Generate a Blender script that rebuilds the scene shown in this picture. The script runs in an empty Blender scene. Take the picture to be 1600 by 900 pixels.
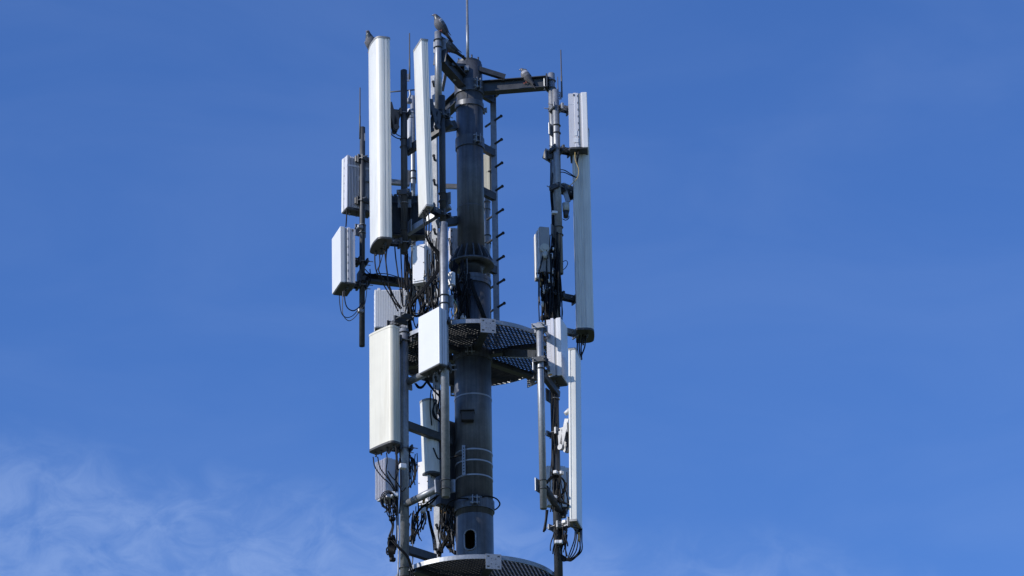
import bpy, bmesh, math, random
from mathutils import Vector, Matrix
random.seed(7)
R = math.radians
S = bpy.context.scene
C = S.collection
# ------------------------------------------------------------------ camera
F_PX = 5400.0            # focal length in photo pixels (1600 wide)
EL, ROLL = R(25.0), R(1.03)
CAM = Vector((0.42, -32.63, 1.6))
fw = Vector((0, math.cos(EL), math.sin(EL)))
r0 = Vector((1, 0, 0)); u0 = Vector((0, -math.sin(EL), math.cos(EL)))
rt = r0*math.cos(ROLL) - u0*math.sin(ROLL)
up = u0*math.cos(ROLL) + r0*math.sin(ROLL)
cam = bpy.data.cameras.new('camera'); co = bpy.data.objects.new('camera', cam); C.objects.link(co)
m = Matrix((rt, up, -fw)).transposed().to_4x4(); m.translation = CAM
co.matrix_world = m
cam.sensor_width = 36.0; cam.lens = F_PX/1600*36; cam.clip_start = 0.5; cam.clip_end = 30000
S.camera = co
# ------------------------------------------------------------------ sky and sun
SUN_AZ, SUN_EL = R(-63.0), R(29.0)     # azimuth 0 = from the camera side, negative = from the left
sd = Vector((math.sin(SUN_AZ)*math.cos(SUN_EL), -math.cos(SUN_AZ)*math.cos(SUN_EL), math.sin(SUN_EL)))
w = bpy.data.worlds.new('World'); S.world = w; w.use_nodes = True
nt = w.node_tree; nt.nodes.clear(); N = nt.nodes.new; L = nt.links.new
sky = N('ShaderNodeTexSky'); sky.sky_type = 'NISHITA'; sky.sun_disc = False
sky.sun_elevation = SUN_EL; sky.sun_rotation = math.atan2(sd.x, sd.y)
sky.altitude = 1500; sky.air_density = 1.0; sky.dust_density = 0.0; sky.ozone_density = 6.0
bg = N('ShaderNodeBackground'); bg.inputs[1].default_value = 0.1
wo = N('ShaderNodeOutputWorld')
# thin high cloud: a ragged bank low in the sky ahead, a few faint wisps above it
def wmath(op, a, b=None, c=None):
    n = N('ShaderNodeMath'); n.operation = op
    for i, v in enumerate((a, b, c)):
        if v is None: continue
        if isinstance(v, (int, float)): n.inputs[i].default_value = v
        else: L(v, n.inputs[i])
    return n.outputs[0]
tc = N('ShaderNodeTexCoord')
def pdir(px, py):
    return (fw + rt*((px-800)/F_PX) + up*((450-py)/F_PX)).normalized()
d1, d2 = pdir(0, 672), pdir(1000, 842)
pn = d1.cross(d2).normalized()
if pn.z > 0: pn = -pn                   # positive = below the edge of the bank
dot = N('ShaderNodeVectorMath'); dot.operation = 'DOT_PRODUCT'
L(tc.outputs['Generated'], dot.inputs[0]); dot.inputs[1].default_value = pn
def wnoise(scale, detail, rough, stretch=(1, 1, 1), dist=0.0):
    mp = N('ShaderNodeMapping'); L(tc.outputs['Generated'], mp.inputs[0]); mp.inputs['Scale'].default_value = stretch
    n = N('ShaderNodeTexNoise'); L(mp.outputs[0], n.inputs['Vector'])
    n.inputs['Scale'].default_value = scale; n.inputs['Detail'].default_value = detail
    n.inputs['Roughness'].default_value = rough; n.inputs['Distortion'].default_value = dist
    return n.outputs[0]
n_edge = wnoise(22, 3, .55); n_puff = wnoise(62, 8, .62, (1, 1, 1.5), .7); n_big = wnoise(34, 3, .5, (1, 1, 1.6))
edge = wmath('ADD', dot.outputs['Value'], wmath('MULTIPLY', wmath('SUBTRACT', n_edge, .5), .028))
mr = N('ShaderNodeMapRange'); mr.interpolation_type = 'SMOOTHSTEP'
L(edge, mr.inputs[0]); mr.inputs[1].default_value = -.012; mr.inputs[2].default_value = .020
pf = N('ShaderNodeMapRange'); pf.interpolation_type = 'SMOOTHSTEP'
L(n_puff, pf.inputs[0]); pf.inputs[1].default_value = .30; pf.inputs[2].default_value = .74
bank = wmath('MULTIPLY', mr.outputs[0], wmath('ADD', wmath('MULTIPLY', pf.outputs[0], .24), wmath('MULTIPLY', n_big, .15)))
n_w = wnoise(9, 5, .55, (1, 1, 3.2), .6)
wp = N('ShaderNodeMapRange'); wp.interpolation_type = 'SMOOTHSTEP'
L(n_w, wp.inputs[0]); wp.inputs[1].default_value = .30; wp.inputs[2].default_value = .75; wp.inputs[4].default_value = .05
cov = wmath('MAXIMUM', bank, wp.outputs[0])
CLOUD = N('ShaderNodeMixRGB'); L(cov, CLOUD.inputs[0]); CLOUD.inputs[2].default_value = (4.6, 6.1, 9.4, 1)
hs = N('ShaderNodeHueSaturation'); hs.inputs['Hue'].default_value = .5105; hs.inputs['Saturation'].default_value = 1.115; hs.inputs['Value'].default_value = 1.80
L(sky.outputs[0], hs.inputs['Color'])
L(hs.outputs[0], CLOUD.inputs[1])
L(CLOUD.outputs[0], bg.inputs[0]); L(bg.outputs[0], wo.inputs[0])
sl = bpy.data.lights.new('sun', 'SUN'); so = bpy.data.objects.new('sun', sl); C.objects.link(so)
sl.energy = 4.1; sl.angle = R(0.53); sl.color = (1.0, .955, .89)
so.rotation_euler = sd.to_track_quat('Z', 'Y').to_euler(); so.location = (-20, -20, 40)
S.view_settings.view_transform = 'Standard'; S.view_settings.look = 'None'
S.view_settings.exposure = 0.0; S.view_settings.gamma = 1.0
S.render.engine = 'CYCLES'

# ------------------------------------------------------------------ materials
def mat(name, col, rough=.5, metal=0.0, var=.12, scale=9.0, stain=None, stain_amt=.0, stain_scale=2.0,
        streak=False, bump=.0, bump_scale=120.0, spangle=0.0, spec=.5, runs=0.0):
    mt = bpy.data.materials.new(name); mt.use_nodes = True
    t = mt.node_tree; b = t.nodes['Principled BSDF']; n = t.nodes.new; l = t.links.new
    tcx = n('ShaderNodeTexCoord')
    nz = n('ShaderNodeTexNoise'); l(tcx.outputs['Object'], nz.inputs['Vector'])
    nz.inputs['Scale'].default_value = scale; nz.inputs['Detail'].default_value = 6; nz.inputs['Roughness'].default_value = .6
    rp = n('ShaderNodeMapRange'); l(nz.outputs[0], rp.inputs[0]); rp.inputs[1].default_value = .3; rp.inputs[2].default_value = .7
    rp.inputs[3].default_value = 1-var; rp.inputs[4].default_value = 1+var
    mul = n('ShaderNodeMixRGB'); mul.blend_type = 'MULTIPLY'; mul.inputs[0].default_value = 1
    mul.inputs[1].default_value = (*col, 1); l(rp.outputs[0], mul.inputs[2]); out = mul.outputs[0]
    if spangle:
        vo = n('ShaderNodeTexVoronoi'); l(tcx.outputs['Object'], vo.inputs['Vector']); vo.inputs['Scale'].default_value = 70
        sp = n('ShaderNodeMapRange'); l(vo.outputs['Color'], sp.inputs[0]); sp.inputs[3].default_value = 1-spangle; sp.inputs[4].default_value = 1+spangle
        m2 = n('ShaderNodeMixRGB'); m2.blend_type = 'MULTIPLY'; m2.inputs[0].default_value = 1
        l(out, m2.inputs[1]); l(sp.outputs[0], m2.inputs[2]); out = m2.outputs[0]
    if stain:
        mp = n('ShaderNodeMapping'); l(tcx.outputs['Object'], mp.inputs[0])
        mp.inputs['Scale'].default_value = (1, 1, .12) if streak else (1, 1, .6)
        ns = n('ShaderNodeTexNoise'); l(mp.outputs[0], ns.inputs['Vector']); ns.inputs['Scale'].default_value = stain_scale
        ns.inputs['Detail'].default_value = 8; ns.inputs['Roughness'].default_value = .65; ns.inputs['Distortion'].default_value = .3
        sr = n('ShaderNodeMapRange'); sr.interpolation_type = 'SMOOTHSTEP'; l(ns.outputs[0], sr.inputs[0])
        sr.inputs[1].default_value = .47; sr.inputs[2].default_value = .72; sr.inputs[4].default_value = stain_amt
        m3 = n('ShaderNodeMixRGB'); l(sr.outputs[0], m3.inputs[0]); l(out, m3.inputs[1]); m3.inputs[2].default_value = (*stain, 1); out = m3.outputs[0]
    if runs:                                   # thin vertical run marks: rain-washed dirt
        mp2 = n('ShaderNodeMapping'); l(tcx.outputs['Object'], mp2.inputs[0]); mp2.inputs['Scale'].default_value = (1, 1, .035)
        n2 = n('ShaderNodeTexNoise'); l(mp2.outputs[0], n2.inputs['Vector']); n2.inputs['Scale'].default_value = 42; n2.inputs['Detail'].default_value = 4
        r2 = n('ShaderNodeMapRange'); l(n2.outputs[0], r2.inputs[0]); r2.inputs[1].default_value = .35; r2.inputs[2].default_value = .68
        r2.inputs[3].default_value = 1+runs*.5; r2.inputs[4].default_value = 1-runs
        m4 = n('ShaderNodeMixRGB'); m4.blend_type = 'MULTIPLY'; m4.inputs[0].default_value = 1
        l(out, m4.inputs[1]); l(r2.outputs[0], m4.inputs[2]); out = m4.outputs[0]
    l(out, b.inputs['Base Color'])
    rr = n('ShaderNodeMapRange'); l(nz.outputs[0], rr.inputs[0]); rr.inputs[3].default_value = max(.05, rough-.12); rr.inputs[4].default_value = min(1, rough+.12)
    l(rr.outputs[0], b.inputs['Roughness']); b.inputs['Metallic'].default_value = metal
    b.inputs['Specular IOR Level'].default_value = spec
    if bump:
        nb = n('ShaderNodeTexNoise'); l(tcx.outputs['Object'], nb.inputs['Vector']); nb.inputs['Scale'].default_value = bump_scale
        bp = n('ShaderNodeBump'); bp.inputs['Strength'].default_value = bump; bp.inputs['Distance'].default_value = .002
        l(nb.outputs[0], bp.inputs['Height']); l(bp.outputs[0], b.inputs['Normal'])
    return mt
M = {}
M['white'] = mat('white_radome', (.735, .73, .69), .42, var=.03, scale=5, stain=(.42, .41, .37), stain_amt=.34, stain_scale=8, streak=True, runs=.035)
M['aged'] = mat('aged_white_radome', (.66, .65, .60), .45, var=.05, scale=5, stain=(.40, .39, .35), stain_amt=.4, stain_scale=8, streak=True, runs=.12)
M['cream'] = mat('cream_radome', (.67, .64, .54), .45, var=.03, scale=5, stain=(.46, .41, .30), stain_amt=.38, stain_scale=9, streak=True, runs=.035)
M['clean'] = mat('bright_radome', (.71, .71, .725), .4, var=.015, scale=4, stain=(.6, .6, .6), stain_amt=.1, stain_scale=4, streak=True)
M['lilac'] = mat('pale_housing', (.60, .60, .65), .5, var=.04, scale=8, stain=(.40, .40, .42), stain_amt=.25, stain_scale=9, streak=True)
M['grey'] = mat('grey_housing', (.50, .52, .56), .5, var=.05, scale=8, stain=(.3, .3, .31), stain_amt=.3, stain_scale=9, streak=True)
M['beige'] = mat('beige_radome', (.48, .475, .425), .5, var=.04, scale=8, stain=(.35, .33, .27), stain_amt=.3, stain_scale=8, streak=True)
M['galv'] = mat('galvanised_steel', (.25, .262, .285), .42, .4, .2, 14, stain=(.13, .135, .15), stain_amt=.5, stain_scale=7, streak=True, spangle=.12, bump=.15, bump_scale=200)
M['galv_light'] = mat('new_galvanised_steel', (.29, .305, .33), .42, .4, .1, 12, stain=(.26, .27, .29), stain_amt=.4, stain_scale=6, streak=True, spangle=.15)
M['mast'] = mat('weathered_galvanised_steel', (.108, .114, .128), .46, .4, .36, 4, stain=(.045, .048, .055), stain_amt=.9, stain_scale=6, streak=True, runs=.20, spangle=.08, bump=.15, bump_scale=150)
M['dark'] = mat('dark_and_shaded_steel', (.060, .064, .072), .5, .3, .18, 16, stain=(.028, .028, .03), stain_amt=.5, stain_scale=9)  # real dark steel, also used to put shade into poles and a box
M['black'] = mat('recess_shade_steel', (.030, .032, .037), .5, .3, .2, 16)  # near-black so the shade under the flange sits in the colour
M['cap'] = mat('dark_grey_plastic', (.055, .055, .055), .55, 0, .15, 10)
M['capgrey'] = mat('grey_plastic_and_shade', (.30, .30, .30), .55, 0, .12, 10)  # plastic parts, and the painted shade of one radio housing
M['rubber'] = mat('black_cable_rubber', (.006, .006, .007), .5, 0, .2, 20, spec=.22)
M['greycable'] = mat('grey_cable_rubber', (.09, .09, .095), .5, 0, .15, 20)
M['yellow'] = mat('yellow_cable_sleeve', (.52, .36, .13), .5, 0, .12, 20)
M['green'] = mat('green_earth_wire', (.25, .42, .33), .5, 0, .1, 20)
M['tape'] = mat('amber_tape', (.55, .33, .12), .5, 0, .15, 30)
M['bolt'] = mat('zinc_bolt', (.26, .26, .27), .4, .5, .1, 30)
M['slot'] = mat('dark_slot', (.04, .04, .045), .6, 0, .1, 20)
M['orange'] = mat('orange_print', (.62, .34, .10), .5, 0, .05, 20)
M['paper'] = mat('label_paper', (.70, .71, .74), .5, 0, .03, 20)
M['wire'] = mat('bright_steel_band', (.34, .35, .37), .45, .4, .08, 20)
M['bird'] = mat('slate_grey_feathers', (.115, .118, .135), .75, 0, .35, 60, bump=.4, bump_scale=150)
M['birddark'] = mat('dark_grey_feathers', (.045, .046, .055), .7, 0, .3, 60, bump=.4, bump_scale=150)
M['birdneck'] = mat('dark_neck_feathers', (.055, .065, .075), .4, .1, .35, 70)
M['birdlight'] = mat('pale_grey_feathers', (.40, .40, .43), .75, 0, .2, 60)
M['beak'] = mat('pale_cere', (.62, .58, .54), .5, 0, .1, 50)
M['beaktip'] = mat('dark_beak', (.06, .055, .05), .5, 0, .1, 50)
M['leg'] = mat('red_bird_leg', (.34, .10, .08), .6, 0, .15, 50)
M['eye'] = mat('orange_bird_eye', (.45, .14, .03), .15, 0, .05, 50)
M['ground'] = mat('grass_ground', (.075, .095, .04), .9, 0, .4, .05, stain=(.16, .14, .10), stain_amt=.7, stain_scale=.02)

# ------------------------------------------------------------------ geometry helpers
OFF = 0.0      # depth shift of the group of cables being laid
def W(px, py, Y):
    """world point seen at photo pixel (px, py), at depth plane y = Y (tower axis is y = 0)"""
    d = fw + rt*((px-800)/F_PX) + up*((450-py)/F_PX)
    return CAM + d*((Y-CAM.y)/d.y)
def WO(px, py, Y): return W(px, py, Y+OFF)
def V(*a): return Vector(a)
def rot(az, tilt=0.0): return (Matrix.Rotation(az, 3, 'Z') @ Matrix.Rotation(tilt, 3, 'X'))
class MB:
    def __init__(s): s.bm = bmesh.new()
    def _add(s, tmp, mx=None):
        if mx is not None: bmesh.ops.transform(tmp, matrix=mx, verts=tmp.verts)
        me = bpy.data.meshes.new('tmp'); tmp.to_mesh(me); tmp.free(); s.bm.from_mesh(me); bpy.data.meshes.remove(me)
        return s
    def box(s, c, size, rm=None, bev=0.0, seg=1):
        t = bmesh.new(); bmesh.ops.create_cube(t, size=1.0)
        bmesh.ops.scale(t, vec=size, verts=t.verts)
        if bev: bmesh.ops.bevel(t, geom=t.edges[:], offset=bev, segments=seg, affect='EDGES', profile=.5)
        mx = Matrix.Translation(c) @ (rm.to_4x4() if rm else Matrix.Identity(4))
        return s._add(t, mx)
    def bar(s, p0, p1, wd, ht, bev=.0, upv=Vector((0, 0, 1))):
        """rectangular bar from p0 to p1; wd sideways, ht along upv"""
        p0, p1 = Vector(p0), Vector(p1); x = (p1-p0); ln = x.length; x = x/ln
        y = upv.cross(x)
        if y.length < 1e-4: y = Vector((1, 0, 0))
        y.normalize(); z = x.cross(y)
        return s.box((p0+p1)/2, (ln, wd, ht), Matrix((x, y, z)).transposed(), bev)
    def cyl(s, p0, p1, r, r2=None, seg=20, caps=True):
        p0, p1 = Vector(p0), Vector(p1); d = p1-p0
        t = bmesh.new()
        bmesh.ops.create_cone(t, cap_ends=caps, segments=seg, radius1=r, radius2=(r if r2 is None else r2), depth=d.length)
        for f in t.faces: f.smooth = len(f.verts) == 4
        return s._add(t, Matrix.Translation((p0+p1)/2) @ d.to_track_quat('Z', 'Y').to_matrix().to_4x4())
    def tube(s, pts, r, seg=6, n=6, closed=False):
        pts = [Vector(p) for p in pts]
        P = []
        k = len(pts); last = k if closed else k-1
        for i in range(last):
            a = pts[(i-1) % k] if closed or i > 0 else pts[0]*2-pts[1]
            b, c = pts[i], pts[(i+1) % k]
            d = pts[(i+2) % k] if closed or i+2 < k else pts[-1]*2-pts[-2]
            for j in range(n):
                u = j/n
                P.append(.5*((2*b)+(c-a)*u+(2*a-5*b+4*c-d)*u*u+(3*b-a-3*c+d)*u**3))
        if not closed: P.append(pts[-1])
        bm = s.bm; rings = []; ref = Vector((.3, .8, .52)).normalized()
        q = len(P)
        for i, p in enumerate(P):
            tg = (P[(i+1) % q]-P[i-1]) if closed else (P[min(i+1, q-1)]-P[max(i-1, 0)])
            tg.normalize()
            ref = ref - tg*ref.dot(tg)
            if ref.length < 1e-4: ref = tg.orthogonal()
            ref.normalize(); bn = tg.cross(ref)
            rings.append([bm.verts.new(p + r*(ref*math.cos(2*math.pi*a/seg)+bn*math.sin(2*math.pi*a/seg))) for a in range(seg)])
        for i in range(q if closed else q-1):
            A, B = rings[i], rings[(i+1) % q]
            for a in range(seg):
                f = bm.faces.new((A[a], A[(a+1) % seg], B[(a+1) % seg], B[a])); f.smooth = True
        if not closed:
            bm.faces.new(rings[0][::-1]); bm.faces.new(rings[-1])
        return s
    def ring(s, c, rad, r, axis=Vector((0, 0, 1)), seg=28, ts=6, sy=1.0):
        q = Vector(axis).to_track_quat('Z', 'Y')
        return s.tube([Vector(c)+q @ Vector((rad*math.cos(2*math.pi*i/seg), sy*rad*math.sin(2*math.pi*i/seg), 0)) for i in range(seg)], r, ts, 1, True)
    def band(s, c, ri, ro, z0, z1, seg=48, a0=0, a1=2*math.pi):
        bm = s.bm; full = abs(a1-a0-2*math.pi) < 1e-6; n = seg if full else seg+1
        R_ = []
        for i in range(n):
            a = a0+(a1-a0)*i/seg; cs, sn = math.cos(a), math.sin(a)
            R_.append([bm.verts.new(Vector(c)+Vector((r*cs, r*sn, z))) for r, z in ((ri, z0), (ro, z0), (ro, z1), (ri, z1))])
        for i in range(seg):
            A, B = R_[i], R_[(i+1) % n]
            for k in range(4):
                f = bm.faces.new((A[k], B[k], B[(k+1) % 4], A[(k+1) % 4]))
        if not full:
            bm.faces.new(R_[0]); bm.faces.new(R_[-1][::-1])
        return s
    def lathe(s, c, prof, seg=40):
        bm = s.bm; rings = []
        for r, z in prof:
            rings.append([bm.verts.new(Vector(c)+Vector((r*math.cos(2*math.pi*i/seg), r*math.sin(2*math.pi*i/seg), z))) for i in range(seg)])
        for A, B in zip(rings, rings[1:]):
            for i in range(seg):
                f = bm.faces.new((A[i], A[(i+1) % seg], B[(i+1) % seg], B[i])); f.smooth = True
        bm.faces.new(rings[0][::-1]); bm.faces.new(rings[-1])
        return s
    def prism(s, prof, z0, z1, smooth=True, mx=None, lim=R(35)):
        t = bmesh.new()
        lo = [t.verts.new((x, y, z0)) for x, y in prof]; hi = [t.verts.new((x, y, z1)) for x, y in prof]
        n = len(prof)
        for i in range(n):
            f = t.faces.new((lo[i], lo[(i+1) % n], hi[(i+1) % n], hi[i])); f.smooth = smooth
        t.faces.new(lo[::-1]); t.faces.new(hi)
        t.normal_update()
        for e in t.edges:
            if len(e.link_faces) == 2 and e.calc_face_angle(0) > lim: e.smooth = False
        return s._add(t, mx)
    def build(s, name, mt, parent=None, world=False, kind=None):
        me = bpy.data.meshes.new(name)
        bmesh.ops.recalc_face_normals(s.bm, faces=s.bm.faces)
        if parent is not None and world:
            bmesh.ops.transform(s.bm, matrix=MX[root_of(parent)].inverted(), verts=s.bm.verts)
        s.bm.to_mesh(me); s.bm.free()
        me.materials.append(mt if not isinstance(mt, str) else M[mt])
        o = bpy.data.objects.new(name, me); C.objects.link(o)
        if parent is not None: o.parent = parent
        if kind: o['kind'] = kind
        return o
MX = {}
def root_of(o):
    while o.parent is not None: o = o.parent
    return o.name
def thing(name, label, cat, loc, az=0.0, tilt=0.0, group=None):
    o = bpy.data.objects.new(name, None); C.objects.link(o)
    o.empty_display_size = .1
    o.location = loc; o.rotation_euler = (tilt, 0, az)
    o['label'] = label; o['category'] = cat
    if group: o['group'] = group
    MX[o.name] = Matrix.Translation(loc) @ rot(az, tilt).to_4x4()
    return o
def vpole(x0, y0, x1, y1, Y):
    """vertical axis through pixels (x0,y0) top and (x1,y1) bottom at depth Y -> x, ztop, zbottom"""
    a, b = W(x0, y0, Y), W(x1, y1, Y)
    return (a.x+b.x)/2, a.z, b.z
def cable(parent, pts, r=.0055, mt='rubber', Y=None, name='cable', seg=6, jit=0.0):
    P = []
    for p in pts:
        y = p[2] if len(p) > 2 else Y
        q = W(p[0], p[1], y+OFF)
        if jit: q = q + Vector((random.uniform(-jit, jit), random.uniform(-jit, jit), random.uniform(-jit, jit)))
        P.append(q)
    return MB().tube(P, r, seg, 5).build(name, mt, parent, world=True)
def place(az, tilt, local, px, py, Y):
    return W(px, py, Y) - rot(az, tilt) @ Vector(local)
def share(me_obj, parent, locs, name, rotm=None):
    """more objects of the same part, sharing mesh data"""
    for l in locs:
        o = bpy.data.objects.new(name, me_obj.data); C.objects.link(o); o.parent = parent; o.location = l
        if rotm: o.rotation_euler = rotm.to_euler()
#PART2
# ------------------------------------------------------------------ ground
bm = bmesh.new()
bmesh.ops.create_grid(bm, x_segments=40, y_segments=40, size=9000)
me = bpy.data.meshes.new('ground'); bm.to_mesh(me); bm.free(); me.materials.append(M['ground'])
g = bpy.data.objects.new('ground', me); C.objects.link(g); g['kind'] = 'structure'
g['label'] = 'grassy ground far below the tower'

# ------------------------------------------------------------------ mast
RL, RU = .19, .143
mast = thing('mast', 'tall grey steel column that carries the whole antenna tower', 'mast', (0, 0, 0))
def zf(py, r=RL): return W(737, py, -r).z
z_fl = zf(398, .235)                      # flange joint between the two tubes
z_lt = z_fl - .20                         # top of the lower tube
z_h0, z_h1 = zf(900), zf(800)
MB().band((0, 0, 0), .172, RL, 0, z_h0, 64).build('lower_tube', 'mast', mast)
MB().band((0, 0, 0), .172, RL, z_h1, z_lt, 64).build('middle_tube', 'mast', mast)
for o in list(mast.children):
    for p in o.data.polygons: p.use_smooth = abs(p.normal.z) < .5
# tube section with an oval hand hole cut through its wall
sec = MB().band((0, 0, 0), .172, RL, z_h0, z_h1, 64)
sec_o = sec.build('hand_hole_tube', 'mast', mast)
hx = W(734.5, 843, -RL).x; hz0, hz1 = zf(859), zf(827); hr = .058
ov = []
for i in range(24):
    a = 2*math.pi*i/24
    ov.append((hx+hr*math.cos(a), (hz1-hr if math.sin(a) >= 0 else hz0+hr)+hr*math.sin(a)))
cb = bmesh.new()
fr = [cb.verts.new((x, -.30, z)) for x, z in ov]; bk = [cb.verts.new((x, -.05, z)) for x, z in ov]
for i in range(24): cb.faces.new((fr[i], fr[(i+1) % 24], bk[(i+1) % 24], bk[i]))
cb.faces.new(fr[::-1]); cb.faces.new(bk); bmesh.ops.recalc_face_normals(cb, faces=cb.faces)
cm = bpy.data.meshes.new('cutter'); cb.to_mesh(cm); cb.free(); cutter = bpy.data.objects.new('cutter', cm); C.objects.link(cutter)
md = sec_o.modifiers.new('cut', 'BOOLEAN'); md.operation = 'DIFFERENCE'; md.object = cutter; md.solver = 'EXACT'
dg = bpy.context.evaluated_depsgraph_get()
nm = bpy.data.meshes.new_from_object(sec_o.evaluated_get(dg)); sec_o.modifiers.clear(); sec_o.data = nm
bpy.data.objects.remove(cutter)
rim = MB().tube([V(x, -math.sqrt(max(0, (RL+.002)**2-x*x)), z) for x, z in ov], .009, 6, 2, True)
rim.build('hole_frame', 'galv', mast)
MB().cyl((.05, -.02, z_h0-.5), (.05, -.02, z_h1), .02).cyl((-.02, .03, z_h0-.5), (-.03, .03, z_h1), .025).build('inner_cable', 'rubber', mast)
# neck, flange and gussets
MB().lathe((0, 0, 0), [(.118, z_lt-.05), (.118, z_fl-.06), (.15, z_fl-.024)]).build('neck', 'black', mast)  # shade of the recess under the flange put into the neck's colour
MB().lathe((0, 0, 0), [(.15, z_fl-.022), (.238, z_fl-.022), (.238, z_fl), (RU+.01, z_fl)]).build('flange', 'mast', mast)
MB().band((0, 0, 0), .14, .205, z_lt-.03, z_lt, 56).build('tube_flange', 'mast', mast)
gm = None
for k in range(16):
    a = 2*math.pi*(k+.35)/16
    if gm is None:
        bm = bmesh.new(); t = .006; hh = W(737, 380, -RU).z - z_fl
        for s_ in (-t, t):
            pass
        pr = [(RU-.01, 0), (.230, 0), (.230, .03), (RU+.012, hh), (RU-.01, hh)]
        A = [bm.verts.new((x, -t, z)) for x, z in pr]; B = [bm.verts.new((x, t, z)) for x, z in pr]
        for i in range(5): bm.faces.new((A[i], A[(i+1) % 5], B[(i+1) % 5], B[i]))
        bm.faces.new(A[::-1]); bm.faces.new(B); bmesh.ops.recalc_face_normals(bm, faces=bm.faces)
        gm = bpy.data.meshes.new('gusset'); bm.to_mesh(gm); bm.free(); gm.materials.append(M['mast'])
    o = bpy.data.objects.new('gusset', gm); C.objects.link(o); o.parent = mast; o.location = (0, 0, z_fl); o.rotation_euler = (0, 0, a)
z_top = W(737, 103, 0).z
MB().lathe((0, 0, 0), [(RU, z_fl-.02), (RU, z_top)], 56).build('upper_tube', 'mast', mast)
MB().band((0, 0, 0), RU-.005, RU+.004, W(737, 318, -RU).z-.004, W(737, 318, -RU).z+.004, 48).build('weld_seam', 'mast', mast)
MB().box((W(730, 200, -RU).x, -RU-.001, (W(730, 150, -RU).z+z_fl)/2+.3), (.006, .006, 1.4)).build('weld_seam', 'mast', mast)
def collar(py, r, h, lug_az=R(28), lug=True, mt='mast'):
    z = W(737, py, -r).z
    b = MB().band((0, 0, z), r-.004, r+.012, -h/2, h/2, 56, ).build('clamp_band', mt, mast)
    if lug:
        lb = MB(); q = rot(lug_az)
        for s_ in (-.022, .022): lb.box(q @ V(s_, -(r+.03), 0)+V(0, 0, z), (.010, .06, h*.9), q, .002)
        for dz in (-h*.25, h*.25):
            c = q @ V(0, -(r+.038), 0)+V(0, 0, z+dz); lb.cyl(c-q @ V(.05, 0, 0), c+q @ V(.05, 0, 0), .009, seg=8)
        lb.build('clamp_lug', 'galv', mast)
collar(217, RU, .12)
collar(131, RU+.003, .14, R(32))
collar(547, RL, .12, R(-6)); collar(432, RL, .09, R(-20)); collar(783, RL+.002, .11, R(2))
collar(158, RU, .06, R(120))
for py in (614.5, 701, 718, 741):
    MB().band((0, 0, W(737, py, -RL).z), RL-.002, RL+.004, -.008, .008, 56).build('steel_strap', 'wire', mast)
def holed_plate(wd, ht, t, holes):
    xs = sorted({-wd/2, wd/2, *[h[0] for h in holes], *[h[1] for h in holes]})
    zs = sorted({-ht/2, ht/2, *[h[2] for h in holes], *[h[3] for h in holes]})
    bm = bmesh.new(); vv = {}
    def v(x, z):
        if (x, z) not in vv: vv[(x, z)] = bm.verts.new((x, 0, z))
        return vv[(x, z)]
    for x0, x1 in zip(xs, xs[1:]):
        for z0, z1 in zip(zs, zs[1:]):
            cx, cz = (x0+x1)/2, (z0+z1)/2
            if any(h[0] < cx < h[1] and h[2] < cz < h[3] for h in holes): continue
            bm.faces.new((v(x0, z0), v(x1, z0), v(x1, z1), v(x0, z1)))
    e = bmesh.ops.extrude_face_region(bm, geom=bm.faces[:])
    bmesh.ops.translate(bm, vec=(0, t, 0), verts=[x for x in e['geom'] if isinstance(x, bmesh.types.BMVert)])
    bmesh.ops.recalc_face_normals(bm, faces=bm.faces)
    return bm
# perforated strut held by the three straps
p0, p1 = W(724.5, 741, -RL-.012), W(724.5, 697, -RL-.012)
hl = [(-.006, .006, z, z+.014) for z in [(-.13+.032*i) for i in range(9)]]
sb = MB(); sb.bm.free(); sb.bm = holed_plate(.034, p1.z-p0.z+.02, .008, hl)
bmesh.ops.translate(sb.bm, vec=((p0.x+p1.x)/2, p0.y-.002, (p0.z+p1.z)/2), verts=sb.bm.verts)
sb.build('perforated_strut', 'galv_light', mast)
q = W(730.5, 651, -RL-.04)
MB().box(q, (.13, .075, .10), None, .006).box(q+V(0, -.01, .055), (.145, .10, .012)).build('obstruction_box', 'slot', mast)
# earth cable loops from the lower clamp band
cable(mast, [(754, 776, -.2), (762, 775, -.16), (775, 779, -.1), (781, 787, -.05), (777, 794, 0), (768, 799, .04)], .008)
cable(mast, [(732, 779, -.21), (716, 779, -.21), (703, 784, -.15), (697, 794, -.05), (702, 803, 0)], .008)

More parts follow.
